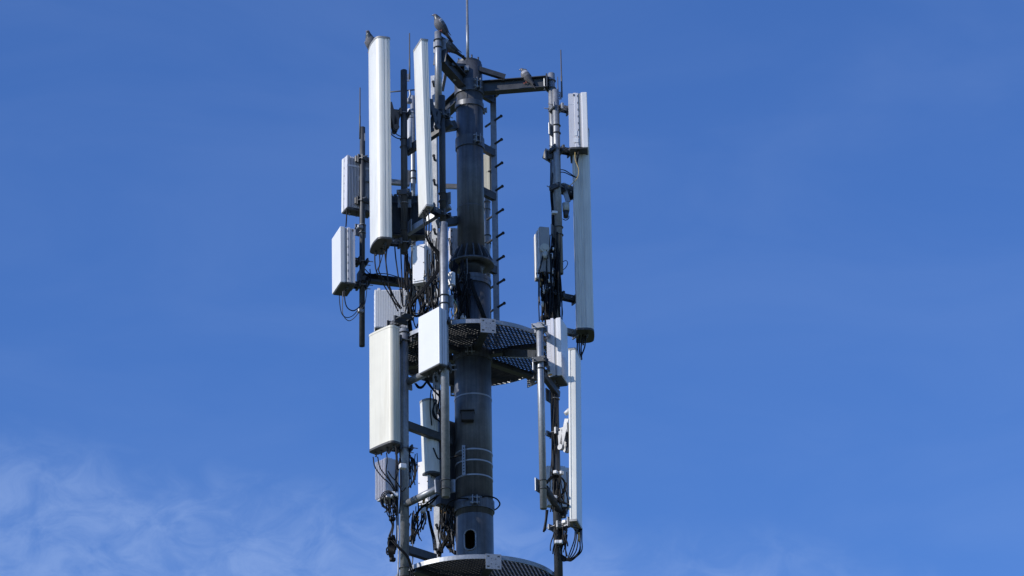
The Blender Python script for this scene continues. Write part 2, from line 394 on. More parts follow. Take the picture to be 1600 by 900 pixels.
# ------------------------------------------------------------------ platforms
def platform(zp, RP, label, az0, plates):
    t = thing('service_platform', label, 'platform', (0, 0, zp), group='round grating platforms around the mast')
    MB().band((0, 0, 0), RP-.010, RP, -.045, .0, 120).build('rim', 'galv_light', t)
    for k in range(6):
        a = R(az0+60*k); q = rot(a)
        b = MB().box(q @ V(0, -(RL+RP-.012)/2, -.075), (.075, RP-.015-RL, .006), q)       # channel: web and two lips
        for s_ in (-.036, .036): b.box(q @ V(s_, -(RL+RP-.012)/2, -.0475), (.006, RP-.015-RL, .049), q)
        b.build('radial_beam', 'dark', t)
        pb = MB(); pb.bm.free()
        hw = .078
        hs_ = []
        for sx in (-1, 1):
            for sz in (-1, 1):
                cx, cz = sx*.052, sz*.052
                hs_.append((cx-.013, cx+.013, cz-.007, cz+.007))
                cx, cz = sx*.022, sz*.026
                hs_.append((cx-.004, cx+.004, cz-.004, cz+.004))
        if k in plates:
            pb.bm = holed_plate(.156, .156, .008, hs_)
            bmesh.ops.transform(pb.bm, matrix=Matrix.Translation(q @ V(0, -(RP+.012), -.075)) @ q.to_4x4(), verts=pb.bm.verts)
            pb.build('end_plate', 'galv_light', t)
    # forged grating: deep bearing bars with thin cross rods, one direction per third of the ring
    for s3 in range(3):
        b = MB(); a0, a1 = R(az0+120*s3), R(az0+120*s3+120)
        da = R((-11, -71, 49)[s3])
        u = V(math.sin(da), -math.cos(da)); n_ = V(-u.y, u.x)
        def inside(p):
            rr = p.length
            if rr > RP-.012 or rr < RL+.02: return False
            an = math.atan2(p.x, -p.y)
            return 0.02 < (an-a0) % (2*math.pi) < (a1-a0)-.02
        for dirn, off, step, thk, ht, zc in ((u, n_, .036, .0055, .032, -.024), (n_, u, .040, .011, .010, -.012)):
            k = -26
            while k <= 26:
                o_ = off*(k*step); run = None; prev = None
                for j in range(-90, 91):
                    p = o_ + dirn*(j*.0097)
                    if inside(p):
                        if run is None: run = p
                        prev = p
                    elif run is not None:
                        if (prev-run).length > .02: b.bar((run.x, run.y, zc), (prev.x, prev.y, zc), thk, ht)
                        run = None
                k += 1
        b.build('grating', 'dark', t, kind='stuff')
    return t
ZU = W(745, 498, -.82).z; ZL = W(748, 866, -.84).z
platform(ZU, .82, 'round grating platform half way up, below the flange joint', 12, (0, 1, 2, 3))
platform(ZL, .84, 'round grating platform at the bottom edge of the photo', 13, (0, 1, 2, 3))

# ------------------------------------------------------------------ mounting poles
POLE = {}
def clampring(parent, x, Y, z, r, az=0.0, plate=True, dark=True, gap=.09, bolts=True):
    """a pair of U bolts round a pole with its saddle plate on the far side"""
    q = rot(az if abs(az) < R(95) else az-math.pi)
    for dz in (gap/2, -gap/2):
        c = V(x, Y, z+dz); b = MB()
        b.tube([c+q @ V((r+.006)*math.cos(a), (r+.006)*math.sin(a), 0) for a in [R(-200+ -0+20*i) for i in range(12)]], .006, 6, 2)
        b.build('pipe_clamp', 'dark' if dark else 'bolt', parent, world=True)
    if plate:
        MB().box(V(x, Y, z)+q @ V(0, r+.014, 0), (r*2+.07, .012, gap+.05), q, .003).build('saddle_plate', 'galv', parent, world=True)
def pole(key, label, x0, y0, x1, y1, Y, r, mt='galv', clamps=()):
    x, zt, zb = vpole(x0, y0, x1, y1, Y)
    t = thing('mounting_pole', label, 'pole', (x, Y, zb), group='vertical antenna mounting poles')
    MB().lathe((0, 0, 0), [(r*.6, .02), (r*.78, 0), (r, .0), (r, zt-zb-.004), (r-.004, zt-zb)], 28).build('tube', mt, t)
    POLE[key] = (x, Y, zb, zt, r, t)
    for c in clamps:
        py, az, dk = c
        clampring(t, x, Y, W(737, py, Y).z, r, R(az), True, dk)
    return t
YA, YA2, YAL, YB2, YL = -.57, -.68, -.88, -.50, -.50
pole('A', 'short upper pole at front left, topped by a standing pigeon', 683.5, 50, 686, 176, YA, .037, 'galv', ((68, -20, True),))
pole('AL', 'longest grey pole in front of the mast, carrying the small bright panel', 690.3, 348, 699.6, 777, YAL, .042, 'galv', ((468, -20, True), (757, -20, True)))
pole('A2', 'shaded dark pole behind the narrow white antenna, close beside the mast', 688.5, 150, 694, 353, YA2, .034, 'dark', ((178, 150, True), (308, 150, True)))  # dark material puts this pole's shade into its colour
pole('B2', 'shaded dark pole between the two tall white antennas at upper left', 629, 110, 634, 396, YB2, .035, 'dark', ((222, 120, True), (310, 0, False), (352, 120, True)))  # stands in shade, so coloured darker than the galvanised poles
pole('L', 'grey lower left pole behind the wide cream antenna', 632, 514, 631.4, 930, YL, .046, 'galv', ((525, 140, True), (893, 140, True)))
pole('C1', 'leftmost pole, beside the two pale panel boxes', 567.5, 199, 564.5, 541, .27, .030, 'dark', ((355, 30, False),))  # shade put into the steel colour here too
pole('C2', 'pale thin pole half hidden behind the narrow white antenna', 646, 150, 645, 470, .45, .026, 'galv_light', ((272, 30, True), (440, 30, True)))
pole('C3', 'pale pole seen between the mast and the right climbing rail', 761.5, 285, 762.5, 500, .60, .029, 'galv_light', ((322, 30, False), (375, 30, True)))
pole('R1', 'right pole clamped to the end of the top arm', 861.5, 115, 870.5, 500, -.06, .037, 'galv', ((135, 60, True), (245, 60, True)))
pole('R2', 'right pole carrying the pale upper box and the long rounded antenna', 868.5, 141, 874, 428, -.14, .037, 'galv', ((205, 60, True), (364, 60, True)))
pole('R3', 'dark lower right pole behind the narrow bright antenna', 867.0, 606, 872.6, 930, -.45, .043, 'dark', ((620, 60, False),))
pole('R4', 'light grey pole in front of the lower right pole', 843.2, 505, 849, 795, -.80, .035, 'galv_light', ((572, 60, True), (760, 60, True)))

# ------------------------------------------------------------------ climbing rails
def rail(label, x0, y0, x1, y1, Y, wd, dp, az, rung_ys, rx, vec, mt, back=0.5):
    x, zt, zb = vpole(x0, y0, x1, y1, Y)
    t = thing('climbing_rail', label, 'ladder', (x, Y, zb), R(az))
    h = zt-zb
    b = MB().box((0, 0, h/2), (wd, .006, h))
    for s_ in (-1, 1): b.box((s_*(wd/2-.003), dp/2+.003, h/2), (.006, dp, h))
    b.box((0, dp+.002, h/2), (wd*.45, .005, h))
    b.build('rail', mt, t)
    first = None
    for py in rung_ys:
        z = W(rx, py, Y).z - zb
        if first is None:
            v = Vector(vec); a = Vector((0, dp/2, 0))
            mb = MB().cyl(a-v*back, a+v*(1-back), .0125, seg=10); mb.cyl(a+v*(1-back)-v.normalized()*.012, a+v*(1-back), .017, seg=10)
            first = mb.build('rung', 'slot', t); first.location = (0, 0, z)
        else: share(first, t, [(0, 0, z)], 'rung')
    return t, x, zb, zt
cr, crx, crb, crt = rail('climbing rail with black pegs right of the mast', 772, 128, 774.5, 540, .27, .064, .045, 0,
     [188+36.5*i for i in range(9)], 772, (.175, -.245, 0), 'galv', .5)
for py0, dx in ((147, 0), (231, 0), (300, 0), (415, 0)):
    z = W(760, py0, .15).z
    MB().bar((.10, .10, z), (crx+.01, .30, z), .05, .085).build('rail_bracket', 'dark', cr, world=True)
rail('climbing rail with hooked pegs left of the mast', 679.5, 118, 680.5, 900, .25, .062, .05, -18,
     [135+38.4*i for i in range(20)], 680, (.045, -.17, .0), 'galv_light', .25)

# ------------------------------------------------------------------ top arms
def arm(label, p0, p1, h=.135, wd=.10, ch=True, extra=None):
    t = thing('support_arm', label, 'steel arm', p0, group='horizontal steel arms holding the poles')
    d = (p1-p0); d.normalize(); sdv = Vector((0, 0, 1)).cross(d)
    b = MB(); th = .008
    b.bar(p0, p1, .012, h-.02)
    for s_ in (1, -1): b.bar(p0+V(0, 0, s_*(h/2-th/2)), p1+V(0, 0, s_*(h/2-th/2)), wd, th)
    b.build('beam', 'dark', t, world=True)
    e = MB().bar(p1-d*.006, p1+d*.008, wd+.05, h+.02).build('end_plate', 'dark', t, world=True)
    return t
zarm = W(745, 133, -.05).z
pR = POLE['R1']; pA = POLE['A']
a1 = arm('top right steel arm reaching out to the right pole', V(.13, .02, zarm), V(pR[0]-.045, pR[1]-.01, zarm))
MB().bar(W(724, 101, -.10), W(789, 121, -.04), .05, .055).cyl(W(786, 119, -.04), W(786, 127, -.03), .02).build('brace', 'dark', a1, world=True)
MB().bar(W(782, 142, .05), W(774, 150, .25), .03, .03).build('knee_brace', 'dark', a1, world=True)
dA = V(pA[0], pA[1], 0); dA = dA.normalized()
a2 = arm('top front steel arm reaching out to the tallest left pole', V(0, 0, zarm)+dA*.12, V(pA[0], pA[1], zarm+.085)-dA*.045, .15)
MB().bar(V(0, 0, zarm+.25)+dA*.02, V(0, 0, zarm+.08)+dA*.42, .07, .03).build('brace', 'dark', a2, world=True)
d3 = V(-.46, .89, 0).normalized()
a3 = arm('top rear steel arm pointing away behind the left poles', V(0, 0, zarm)+d3*.12, V(0, 0, zarm)+d3*.66)
MB().bar(W(699, 100, -.1), W(691, 142, .1), .03, .035).build('brace', 'galv', a3, world=True)
# mast head
hb = MB().band((0, 0, 0), .02, .135, z_top, z_top+.03, 40)
for k in range(8):
    a = k*math.pi/4+.3; hb.cyl((.115*math.cos(a), .115*math.sin(a), z_top+.03), (.115*math.cos(a), .115*math.sin(a), z_top+.075), .010, seg=6)
hb.build('head_plate', 'dark', mast)
MB().box(W(729, 107.5, -RU-.01), (.05, .05, .06), None, .004).build('head_lug', 'galv_light', mast)
MB().box(W(709, 122, -.22), (.035, .05, .09), rot(R(-20)), .004).cyl(W(710.5, 124.5, -.27), W(710.5, 124.5, -.23), .014, seg=10).build('bolt_lug', 'galv', mast)

# ------------------------------------------------------------------ frames that carry the poles
def frame_beam(label, p0, p1, wd, ht, mt='galv', round_=False, ends=None):
    t = thing('frame_beam', label, 'steel beam', p0, group='short steel beams between the poles')
    if round_: MB().cyl(p0, p1, wd, seg=20).build('tube', mt, t, world=True)
    else: MB().bar(p0, p1, wd, ht, .004).build('tube', mt, t, world=True)
    d = (p1-p0).normalized()
    for e in (ends or []):
        c = p0 if e == 0 else p1
        MB().bar(c-d*.01, c+d*.01, .13, .14, .003).build('end_plate', mt, t, world=True)
    return t
frame_beam('upper slanting beam behind the two tall white antennas', W(634, 238, YB2+.07), W(705, 191, YA2+.02), .06, .085, 'dark')
frame_beam('upper stub beam from the mast to the left poles', W(712, 196, -.05), W(682, 201, -.14), .07, .10, 'dark')
frame_beam('lower slanting beam under the narrow white antenna', W(636, 364, YB2+.07), W(703, 322, YA2+.04), .06, .065, 'galv_light')
frame_beam('lower stub beam from the mast to the left poles', W(714, 345, -.02), W(684, 349, -.12), .07, .09, 'dark')
frame_beam('thin beam behind the tallest antenna, level with its middle', W(556, 280, .30), W(640, 287, .42), .05, .055, 'galv')
frame_beam('dark beam left of the mast at the middle of the tower', W(690, 291, .40), W(722, 292, .10), .06, .05, 'dark')
frame_beam('beam with cables lying on it between the left pole and the cable tangle', W(561, 434, .25), W(642, 443, .42), .08, .085, 'dark', False, [0])
frame_beam('round lower pipe sloping between the two lower left poles', W(634, 788, YL-.03), W(687, 762, YAL+.02), .037, 0, 'galv', True, [1])
frame_beam('round pipe below the small white panel, behind its lower edge', W(636, 598, YL), W(692, 570, YAL+.02), .037, 0, 'galv', True, [0])
frame_beam('dark beam from the cream antenna pole toward the mast', W(634, 664, YL+.02), W(704, 690, -.08), .06, .085, 'dark')
frame_beam('dark beam just above the bottom platform', W(636, 859, YL+.02), W(680, 873, -.2), .06, .085, 'dark')
frame_beam('round pipe joining the two lower right poles', W(852, 763, -.76), W(876, 802, -.43), .037, 0, 'dark', True, [1])
frame_beam('dark beam from the platform to the light right pole', W(790, 552, -.15), W(841, 554, -.76), .07, .08, 'dark')
frame_beam('dark bracket beam joining the lower right poles under the finned box', W(848, 585, -.76), W(872, 617, -.42), .05, .07, 'dark')
frame_beam('dark end bracket on the upper right pole', W(858, 250, -.04), W(862, 236, -.06), .09, .13, 'dark')
#PART3
# ------------------------------------------------------------------ antennas
def rounded_profile(wd, dp, rf, rb, n=5, bulge=.0, groove=True, lines=(.1, .55)):
    """plan outline, front = -y; counter-clockwise from back left... corner radii front rf, back rb"""
    P = []
    def arc(cx, cy, r, a0, a1, k):
        for i in range(k+1):
            a = R(a0+(a1-a0)*i/k); P.append((cx+r*math.cos(a), cy+r*math.sin(a)))
    w2, d2 = wd/2, dp/2
    arc(-w2+rf, -d2+rf, rf, 180, 270, n)
    if bulge:
        for i in range(1, 8):
            u = i/8; P.append((-w2+rf+(wd-2*rf)*u, -d2-bulge*math.sin(math.pi*u)))
    arc(w2-rf, -d2+rf, rf, 270, 360, n)
    if groove:
        for yy in [d2*l_ for l_ in lines]:
            P.extend([(w2, yy-.007), (w2-.006, yy-.005), (w2-.006, yy+.005), (w2, yy+.007)])
    arc(w2-rb, d2-rb, rb, 0, 90, 2)
    arc(-w2+rb, d2-rb, rb, 90, 180, 2)
    if groove:
        for yy in [d2*l_ for l_ in lines[::-1]]:
            P.extend([(-w2, yy+.007), (-w2+.006, yy+.005), (-w2+.006, yy-.005), (-w2, yy-.007)])
    return P
def grow(P, k, d=0):
    return [(x*(1+k), y*(1+k)) for x, y in P]
def to_local(t, p): return MX[t.name].inverted() @ Vector(p)
def tilt_bracket(t, zl, dp, pole_key, reach=None, arms=False, mt='dark'):
    """clamp on the pole at local height zl, two cheek plates to the back of the thing, U bolts with stud ends"""
    px, pY, zb, zt, pr, _ = POLE[pole_key]
    back = MX[t.name] @ V(0, dp/2, zl)
    pc = V(px, pY, back.z)
    d = V(back.x-pc.x, back.y-pc.y, 0); ln = d.length; d.normalize()
    q = Matrix((V(0, 0, 1).cross(d), d, V(0, 0, 1))).transposed()   # local y from pole to antenna
    b = MB()
    b.box(pc+d*(pr+.014), (pr*2+.07, .026, .075), q, .004)
    b.box(pc-d*(pr+.012), (pr*2+.07, .020, .06), q, .004)
    g = max(.02, ln-pr-.02)
    for s_ in (-1, 1):
        b.box(pc+d*(pr+.02+g/2)+q @ V(s_*.03, 0, 0), (.008, g, .06), q, .002)
    b.box(back-d*.012, (.12, .014, .10), q, .003)
    bo = b.build('bracket', mt, t, world=True)
    for s_ in (-1, 1):
        bb = MB(); c = pc+q @ V(s_*(pr+.016), 0, .0)
        bb.cyl(c-d*(pr+.075), c+d*(pr+.05), .0055, seg=6)
        bb.cyl(c-d*(pr+.034), c-d*(pr+.022), .011, seg=6)
        bb.build('stud', 'bolt', bo, world=True)
    c = pc+d*(pr+.02+g*.6)
    MB().cyl(c-q @ V(.045, 0, 0), c+q @ V(.045, 0, 0), .010, seg=8).build('pivot_bolt', 'bolt', bo, world=True)
    if arms:                                   # folding down-tilt arms hanging between antenna and bracket
        b = MB()
        for s_ in (-1, 1):
            top = back-d*.02+q @ V(s_*.045, 0, .10); mid = (back+pc)/2+q @ V(s_*.045, 0, -.19); top2 = pc+d*(pr+.05)+q @ V(s_*.045, 0, .0)
            b.bar(top, mid, .010, .055, .003, d); b.bar(mid, top2, .010, .055, .003, d)
            b.cyl(mid-q @ V(.02, 0, 0), mid+q @ V(.02, 0, 0), .03, seg=14)
        b.build('tilt_arm', 'galv' if mt == 'galv' else 'dark', t, world=True)
def connectors(t, spots, z=0, ln=.05, r=.013):
    first = None
    for x, y in spots:
        if first is None:
            first = MB().cyl((0, 0, 0), (0, 0, -ln*.55), r, seg=10).cyl((0, 0, -ln*.55), (0, 0, -ln), r*.72, seg=10).build('connector', 'cap', t)
            first.location = (x, y, z)
        else: share(first, t, [(x, y, z)], 'connector')
def panel_antenna(label, az, tilt, corner, top, boty, Y, wd, dp, rf=.05, rb=.012, bulge=.0, mt='white', capmt='cap', ncon=((0, 0),), topcap='capgrey', lines=(.1, .55)):
    az, tilt = R(az), R(tilt)
    h = (W(top[0], top[1], Y).z - W(top[0], boty, Y).z)/math.cos(tilt)
    sx = {'R': 1, 'L': -1}[corner]
    loc = place(az, tilt, (sx*wd/2, -dp/2, h), top[0], top[1], Y)
    t = thing('panel_antenna', label, 'antenna', loc, az, tilt, 'white panel antennas')
    P = rounded_profile(wd, dp, rf, rb, 6, bulge, True, lines)
    MB().prism(P, .012, h-.012).build('radome', mt, t)
    Pc = rounded_profile(wd+.006, dp+.006, rf, rb, 6, bulge, False)
    MB().prism(Pc, h-.012, h+.010).build('top_cap', topcap, t)
    cap_o = MB().prism(Pc, -.010, .012).build('bottom_cap', capmt, t)
    connectors(cap_o, ncon, -.010)
    return t, h
def heat_fins(b, wd, y0, y1, z0, z1, n, vertical=True, th=.004):
    if vertical:
        for i in range(n):
            x = -wd/2+.012+(wd-.024)*i/(n-1); b.box((x, (y0+y1)/2, (z0+z1)/2), (th, y1-y0, z1-z0))
    else:
        for i in range(n):
            z = z0+(z1-z0)*i/(n-1); b.box((0, (y0+y1)/2, z), (wd, y1-y0, th*1.4))
def active_antenna(label, az, tilt, corner_local, top, boty, Y, wd, dp, mt='clean', body='lilac', vertical=True, name='active_antenna', ribs=24, finth=.004, slots=7, depth=.55, cat='antenna', group='box antennas with finned backs'):
    az, tilt = R(az), R(tilt)
    h = (W(top[0], top[1], Y).z - W(top[0], boty, Y).z)/math.cos(tilt)
    cx, cy = corner_local
    loc = place(az, tilt, (cx*wd/2, cy*dp/2, h), top[0], top[1], Y)
    t = thing(name, label, cat, loc, az, tilt, group)
    f1 = -dp/2+dp*.30; f2 = f1+dp*.16
    MB().box((0, (-dp/2+f1)/2, h/2), (wd, f1+dp/2, h), None, .006, 2).build('radome', mt, t)
    MB().box((0, f1+.003, h/2), (wd*.985, .012, h*.985), None, .002).build('lip', body, t)
    MB().box((0, (f1+f2)/2, h/2), (wd*.95, f2-f1, h*.965)).build('channel', 'capgrey', t)
    plate_o = MB().box((0, .004, -.004), (wd*.96, dp*.93, .014), None, .003).build('bottom_plate', 'cap', t)
    e = dp/2-(dp/2-f2)*depth
    MB().box((0, (f2+e)/2, h/2), (wd*.99, e-f2, h*.98), None, .005).build('housing', body, t)
    b = MB(); heat_fins(b, wd*.97, e, dp/2, h*.03, h*.97, ribs if vertical else int(h/.026), vertical, finth)
    if vertical and depth > .3:
        b.box((0, (e+dp/2)/2, h*.80), (wd*.97, (dp/2-e)*1.02, .02))
    for s_ in (-1, 1): b.box((s_*(wd*.485-.006), (e+dp/2)/2, h/2), (.010, dp/2-e-.004, h*.97))
    b.build('heat_sink', body, t, kind='stuff')
    # slots down both sides, in the channel and on the housing edge
    s0 = None; locs = []
    k = max(2, slots)
    for s_ in ((-1, 1) if slots else ()):
        for i in range(k):
            locs.append((s_*(wd*.4955), f2+(e-f2)*.18, h*(.07+.86*i/(k-1))))
    if locs:
        s0 = MB().box((0, 0, 0), (.003, .007, .026), None, .0008).build('slot', 'slot', t); s0.location = locs[0]
        share(s0, t, locs[1:], 'slot')
    hd = None
    for s_ in (-1, 1):
        MB().box((s_*(wd*.36), e-.01, h-.002), (.03, .03, .03), None, .003).build('lifting_lug', body, t)
    connectors(plate_o, ((-wd*.25, f2+.02), (wd*.05, f2+.02), (wd*.3, f2+.02)), .01, .06, .014)
    return t, h

A1, hA1 = panel_antenna('tallest white antenna with curved face and a pigeon behind its top', -73, .5, 'R', (588, 56.5), 370, -.78, .385, .155, .06, .03, .012,
                   'white', 'cap', ((-.12, -.02), (-.05, .02), (.06, .02), (.12, .02)))
tilt_bracket(A1, hA1*.665, .155, 'B2', arms=True); tilt_bracket(A1, .05, .155, 'B2')
A2, hA2 = panel_antenna('narrow square edged white antenna left of the mast, beside the pigeon pole', -71, 1.4, 'R', (658, 61.3), 319.5, -1.02, .272, .075, .004, .004, 0, 'white', 'capgrey', ((-.06, 0), (.02, 0), (.09, 0)))
tilt_bracket(A2, hA2*.62, .075, 'A2', arms=True); tilt_bracket(A2, .04, .075, 'A2')
R1a, hR1 = panel_antenna('long rounded grey white antenna hanging at far right', 90, .2, 'L', (893, 200), 513, .13, .34, .18, .075, .02, .004, 'aged', 'cap', ((-.06, -.02), (.05, .0), (.11, .02)), 'capgrey', (-.12, .12, .38, .66))
R1a.location = W(0, 0, 0)  # placed below
_l = place(R(90), R(.2), (-.17, 0, 0), 914.5, 513.5, -.12); R1a.location = _l; MX[R1a.name] = Matrix.Translation(_l) @ rot(R(90), R(.2)).to_4x4()
for zz in (.02, .41): tilt_bracket(R1a, zz, .18, 'R1', mt='galv' if zz < .1 else 'dark')
tilt_bracket(R1a, 1.62, .18, 'R2')
R2w, hR2 = panel_antenna('narrow bright white antenna at lower right with a shadow band', 78, 1.0, 'L', (899.3, 544.3), 812, -.73, .27, .075, .004, .004, 0, 'white', 'capgrey', ((-.09, 0), (-.02, 0), (.06, 0), (.1, 0)), 'capgrey', (.3,))
tilt_bracket(R2w, hR2*.56, .075, 'R3', arms=True, mt='galv'); tilt_bracket(R2w, .03, .075, 'R3', mt='galv')
L1, hL1 = panel_antenna('wide cream white antenna with rounded edges at lower left', -46, .3, 'R', (611.5, 508), 688.5, -.78, .365, .125, .045, .03, .006, 'cream', 'cap', ((-.13, 0), (-.06, .01), (.03, .01), (.12, .01)), 'cream')
tilt_bracket(L1, .02, .125, 'L'); tilt_bracket(L1, hL1-.06, .125, 'L')
H1, hH1 = panel_antenna('small white antenna with rounded front behind the lower left poles', -52, 2.0, 'R', (667.5, 622), 735, -.27, .17, .14, .065, .03, .004, 'white', 'cap', ((0, 0),))

# box antennas
B2a, hB2 = active_antenna('white box antenna at far left, lower of the two on the leftmost pole', -71, .6, (1, -1), (531.5, 353.2), 440, .02, .325, .165, 'clean', 'lilac')
tilt_bracket(B2a, hB2*.52, .165, 'C1'); tilt_bracket(B2a, .06, .165, 'C1')
B1a, hB1 = active_antenna('grey box antenna with finned back at far left, upper of the two', 205, -.6, (1, 1), (542, 240.5), 324, .22, .31, .15, 'clean', 'lilac', True, ribs=17, finth=.007)
tilt_bracket(B1a, hB1*.93, .15, 'C1'); tilt_bracket(B1a, hB1*.15, .15, 'C1')
Da, hD = active_antenna('shaded dark finned box behind the upper left pole', 182, 0, (1, 1), (610.5, 302), 366, -.33, .36, .15, 'dark', 'dark', True, ribs=22, finth=.006, slots=0)  # housing and fins coloured dark to hold the shade they stand in
tilt_bracket(Da, hD*.8, .15, 'B2')
Fa, hF = active_antenna('pale box with fine vertical fins above the cream antenna', 184, 0, (1, 1), (585, 451.5), 512, -.32, .345, .13, 'clean', 'clean', True, ribs=19, finth=.010, depth=.09)
tilt_bracket(Fa, hF*.04, .13, 'L')
S1, hS1 = active_antenna('small bright white flat panel in front of the mast', -50, 0, (1, -1), (685.6, 478.8), 567.5, -1.07, .335, .105, 'clean', 'lilac', slots=0)
tilt_bracket(S1, .03, .105, 'AL'); tilt_bracket(S1, hS1*.85, .105, 'AL')
R3a, hR3 = active_antenna('white box antenna with horizontal fins on the light right pole', 75, 0, (-1, -1), (876, 495.5), 586, -.62, .27, .155, 'clean', 'lilac', False, slots=0)
tilt_bracket(R3a, hR3*.70, .155, 'R4', mt='galv'); tilt_bracket(R3a, .08, .155, 'R4')
R4a, hR4 = active_antenna('pale lilac box antenna at the top of the right poles', 88, 0, (-1, -1), (917, 143.5), 230, -.26, .35, .20, 'clean', 'lilac', True, slots=8)
tilt_bracket(R4a, hR4*.82, .185, 'R2', mt='galv'); tilt_bracket(R4a, .04, .185, 'R2')
# small printed label and vents on the right boxes
MB().box((-.1365, .045, hR3*.115), (.003, .05, .155), None, 0).build('paper_label', 'paper', R3a)
MB().box((-.139, .045, hR3*.028), (.003, .042, .018), None, 0).build('warning_strip', 'orange', R3a)
MB().box((-.1765, .03, hR4*.13), (.003, .05, .05)).build('paper_label', 'paper', R4a)
MB().box((-.1765, .03, hR4*.26), (.003, .03, .06)).build('paper_label', 'paper', R4a)
MB().box((-.1765, .04, hR4*.95), (.004, .014, .026), None, .003).build('slot', 'slot', R4a)
MB().box((.1625, .055, hB2*.95), (.004, .014, .026), None, .003).build('slot', 'slot', B2a)
# far panels seen in slivers
def rear_panel(label, az, tlx, tly, boty, Y, wd, dp, mt):
    h = W(tlx, tly, Y).z-W(tlx, boty, Y).z
    loc = place(R(az), 0, (wd/2, dp/2, h), tlx, tly, Y)
    t = thing('rear_antenna', label, 'antenna', loc, R(az), 0, 'antennas facing away behind the mast')
    MB().prism(rounded_profile(wd, dp, .03, .008, 4), 0, h).build('radome', mt, t)
    b = MB()
    for s_ in (-1, 1): b.box((s_*wd*.27, dp/2+.006, h/2), (.03, .012, h*.985), None, .003)
    b.build('back_rail', mt, t)
    b = MB()
    for k in range(5): b.cyl((wd*.40, dp/2+.001, h*(.1+.2*k)), (wd*.40, dp/2+.006, h*(.1+.2*k)), .008, seg=8)
    b.build('rivet', 'slot', t)
    return t, h
rear_panel('beige panel seen between the mast and the right climbing rail', 168, 737, 243.5, 303, .42, .24, .10, 'beige')
rear_panel('sliver of pale panel just left of the mast above the flange', 190, 702.5, 356, 404, .40, .20, .12, 'lilac')
rear_panel('pale panel in slivers behind the cable tangle', 196, 664, 360, 470, .48, .17, .10, 'clean')
x, zt, zb = vpole(639.5, 172, 640.5, 232, .34)
t = thing('rod_antenna', 'grey rod antenna with white cap between the tall antennas', 'antenna', (x, .34, zb))
MB().lathe((0, 0, 0), [(.02, 0), (.030, .01), (.030, zt-zb-.075)], 24).build('tube', 'grey', t)
MB().lathe((0, 0, zt-zb-.075), [(.032, 0), (.033, .045), (.020, .06), (.022, .085), (.012, .09)], 24).build('cap', 'clean', t)
t = thing('link_rod', 'thin horizontal rod with a hanging link behind the upper left poles', 'rod', W(608, 144, .3))
MB().cyl(W(600, 144.5, .3), W(652, 140, .3), .008, seg=8).build('rod', 'greycable', t, world=True)
MB().tube([W(640, 141, .3), W(641, 148, .3), W(639, 154, .3)], .012, 8).box(W(639, 158, .3), (.06, .05, .06), rot(.5), .01).build('link', 'galv_light', t, world=True)

# ------------------------------------------------------------------ radio units
def radio(label, az, corner, top, boty, Y, wd, dp, mt='lilac', fins='front', cover=True, cor=(-1, -1)):
    az = R(az)
    h = W(top[0], top[1], Y).z - W(top[0], boty, Y).z
    loc = place(az, 0, (cor[0]*wd/2, cor[1]*dp/2, h), top[0], top[1], Y)
    t = thing('radio_unit', label, 'radio unit', loc, az, 0, 'radio units clamped behind the antennas')
    MB().box((0, 0, h/2), (wd, dp, h), None, .006, 2).build('housing', mt, t)
    b = MB(); n = max(6, int(wd/.022))
    if fins in ('back', 'both'):
        for i in range(n): b.box((-wd/2+.01+(wd-.02)*i/(n-1), dp/2+.015, h/2), (.004, .034, h*.94))
    if fins in ('side', 'both'):
        n2 = max(6, int(dp/.022))
        for s_ in (-1, 1):
            for i in range(n2): b.box((s_*(wd/2+.012), -dp/2+.015+(dp-.03)*i/(n2-1), h/2), (.028, .004, h*.94))
    if fins in ('front',):
        for i in range(n): b.box((-wd/2+.01+(wd-.02)*i/(n-1), -dp/2-.012, h/2), (.004, .026, h*.94))
    if len(b.bm.verts): b.build('cooling_fins', mt, t, kind='stuff')
    else: b.bm.free()
    if cover:
        cv = MB().box((0, -dp/2-.004, h*.5), (wd*.86, .010, h*.92), None, .003).build('cover', mt, t)
        b = MB()
        for zz in (.1, .5, .9):
            for s_ in (-1, 1): b.cyl((s_*wd*.36, -dp/2-.008, h*zz), (s_*wd*.36, -dp/2-.012, h*zz), .006, seg=6)
        b.build('screw', 'slot', cv)
    MB().box((0, 0, h+.012), (wd*.5, .02, .024), None, .004).build('handle', mt, t)
    connectors(t, ((-wd*.28, -dp*.2), (0, 0), (wd*.28, dp*.1)), 0, .055, .013)
    return t, h
E, hE = radio('white radio box with dark right side in the middle of the cables', -19, 0, (665, 380.5), 440, -.62, .145, .28, 'clean', 'none', True, (1, -1))
G, hG = radio('small finned radio box below the cream antenna', -48, 0, (605.5, 714), 776, -.66, .17, .15, 'lilac', 'front', False, (1, -1))
I_, hI = radio('white radio box with a cable loop shadow, left of the lower climbing rail', -30, 0, (671, 718), 786, -.18, .14, .12, 'lilac', 'none', True, (1, -1))
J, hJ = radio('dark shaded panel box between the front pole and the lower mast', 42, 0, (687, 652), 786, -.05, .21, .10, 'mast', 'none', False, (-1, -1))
Mm, hM = radio('shaded grey radio box with bright left edge on the right poles', 14, 0, (843, 353.5), 424, -.26, .105, .26, 'capgrey', 'none', False, (-1, -1))  # shade on the housing is put into its grey
b = MB()
for k in range(3): b.box((-.0545, -.09+.075*k, hM/2), (.012, .03, hM*.97), None, .003)
b.build('side_rib', 'clean', Mm)  # pale ribs: the lit side is put into their colour
c0 = to_local(Mm, W(851.5, 387, -.28))
MB().cyl((c0.x, -.125, c0.z), (c0.x, -.165, c0.z), .055, .048, seg=24).cyl((c0.x, -.165, c0.z), (c0.x, -.172, c0.z), .030, seg=20).build('round_cover', 'beige', Mm)
MB().cyl((c0.x, -.15, c0.z-.05), (c0.x-.0, -.15, c0.z-.12), .03, .02, seg=16).build('cable_gland', 'beige', Mm)
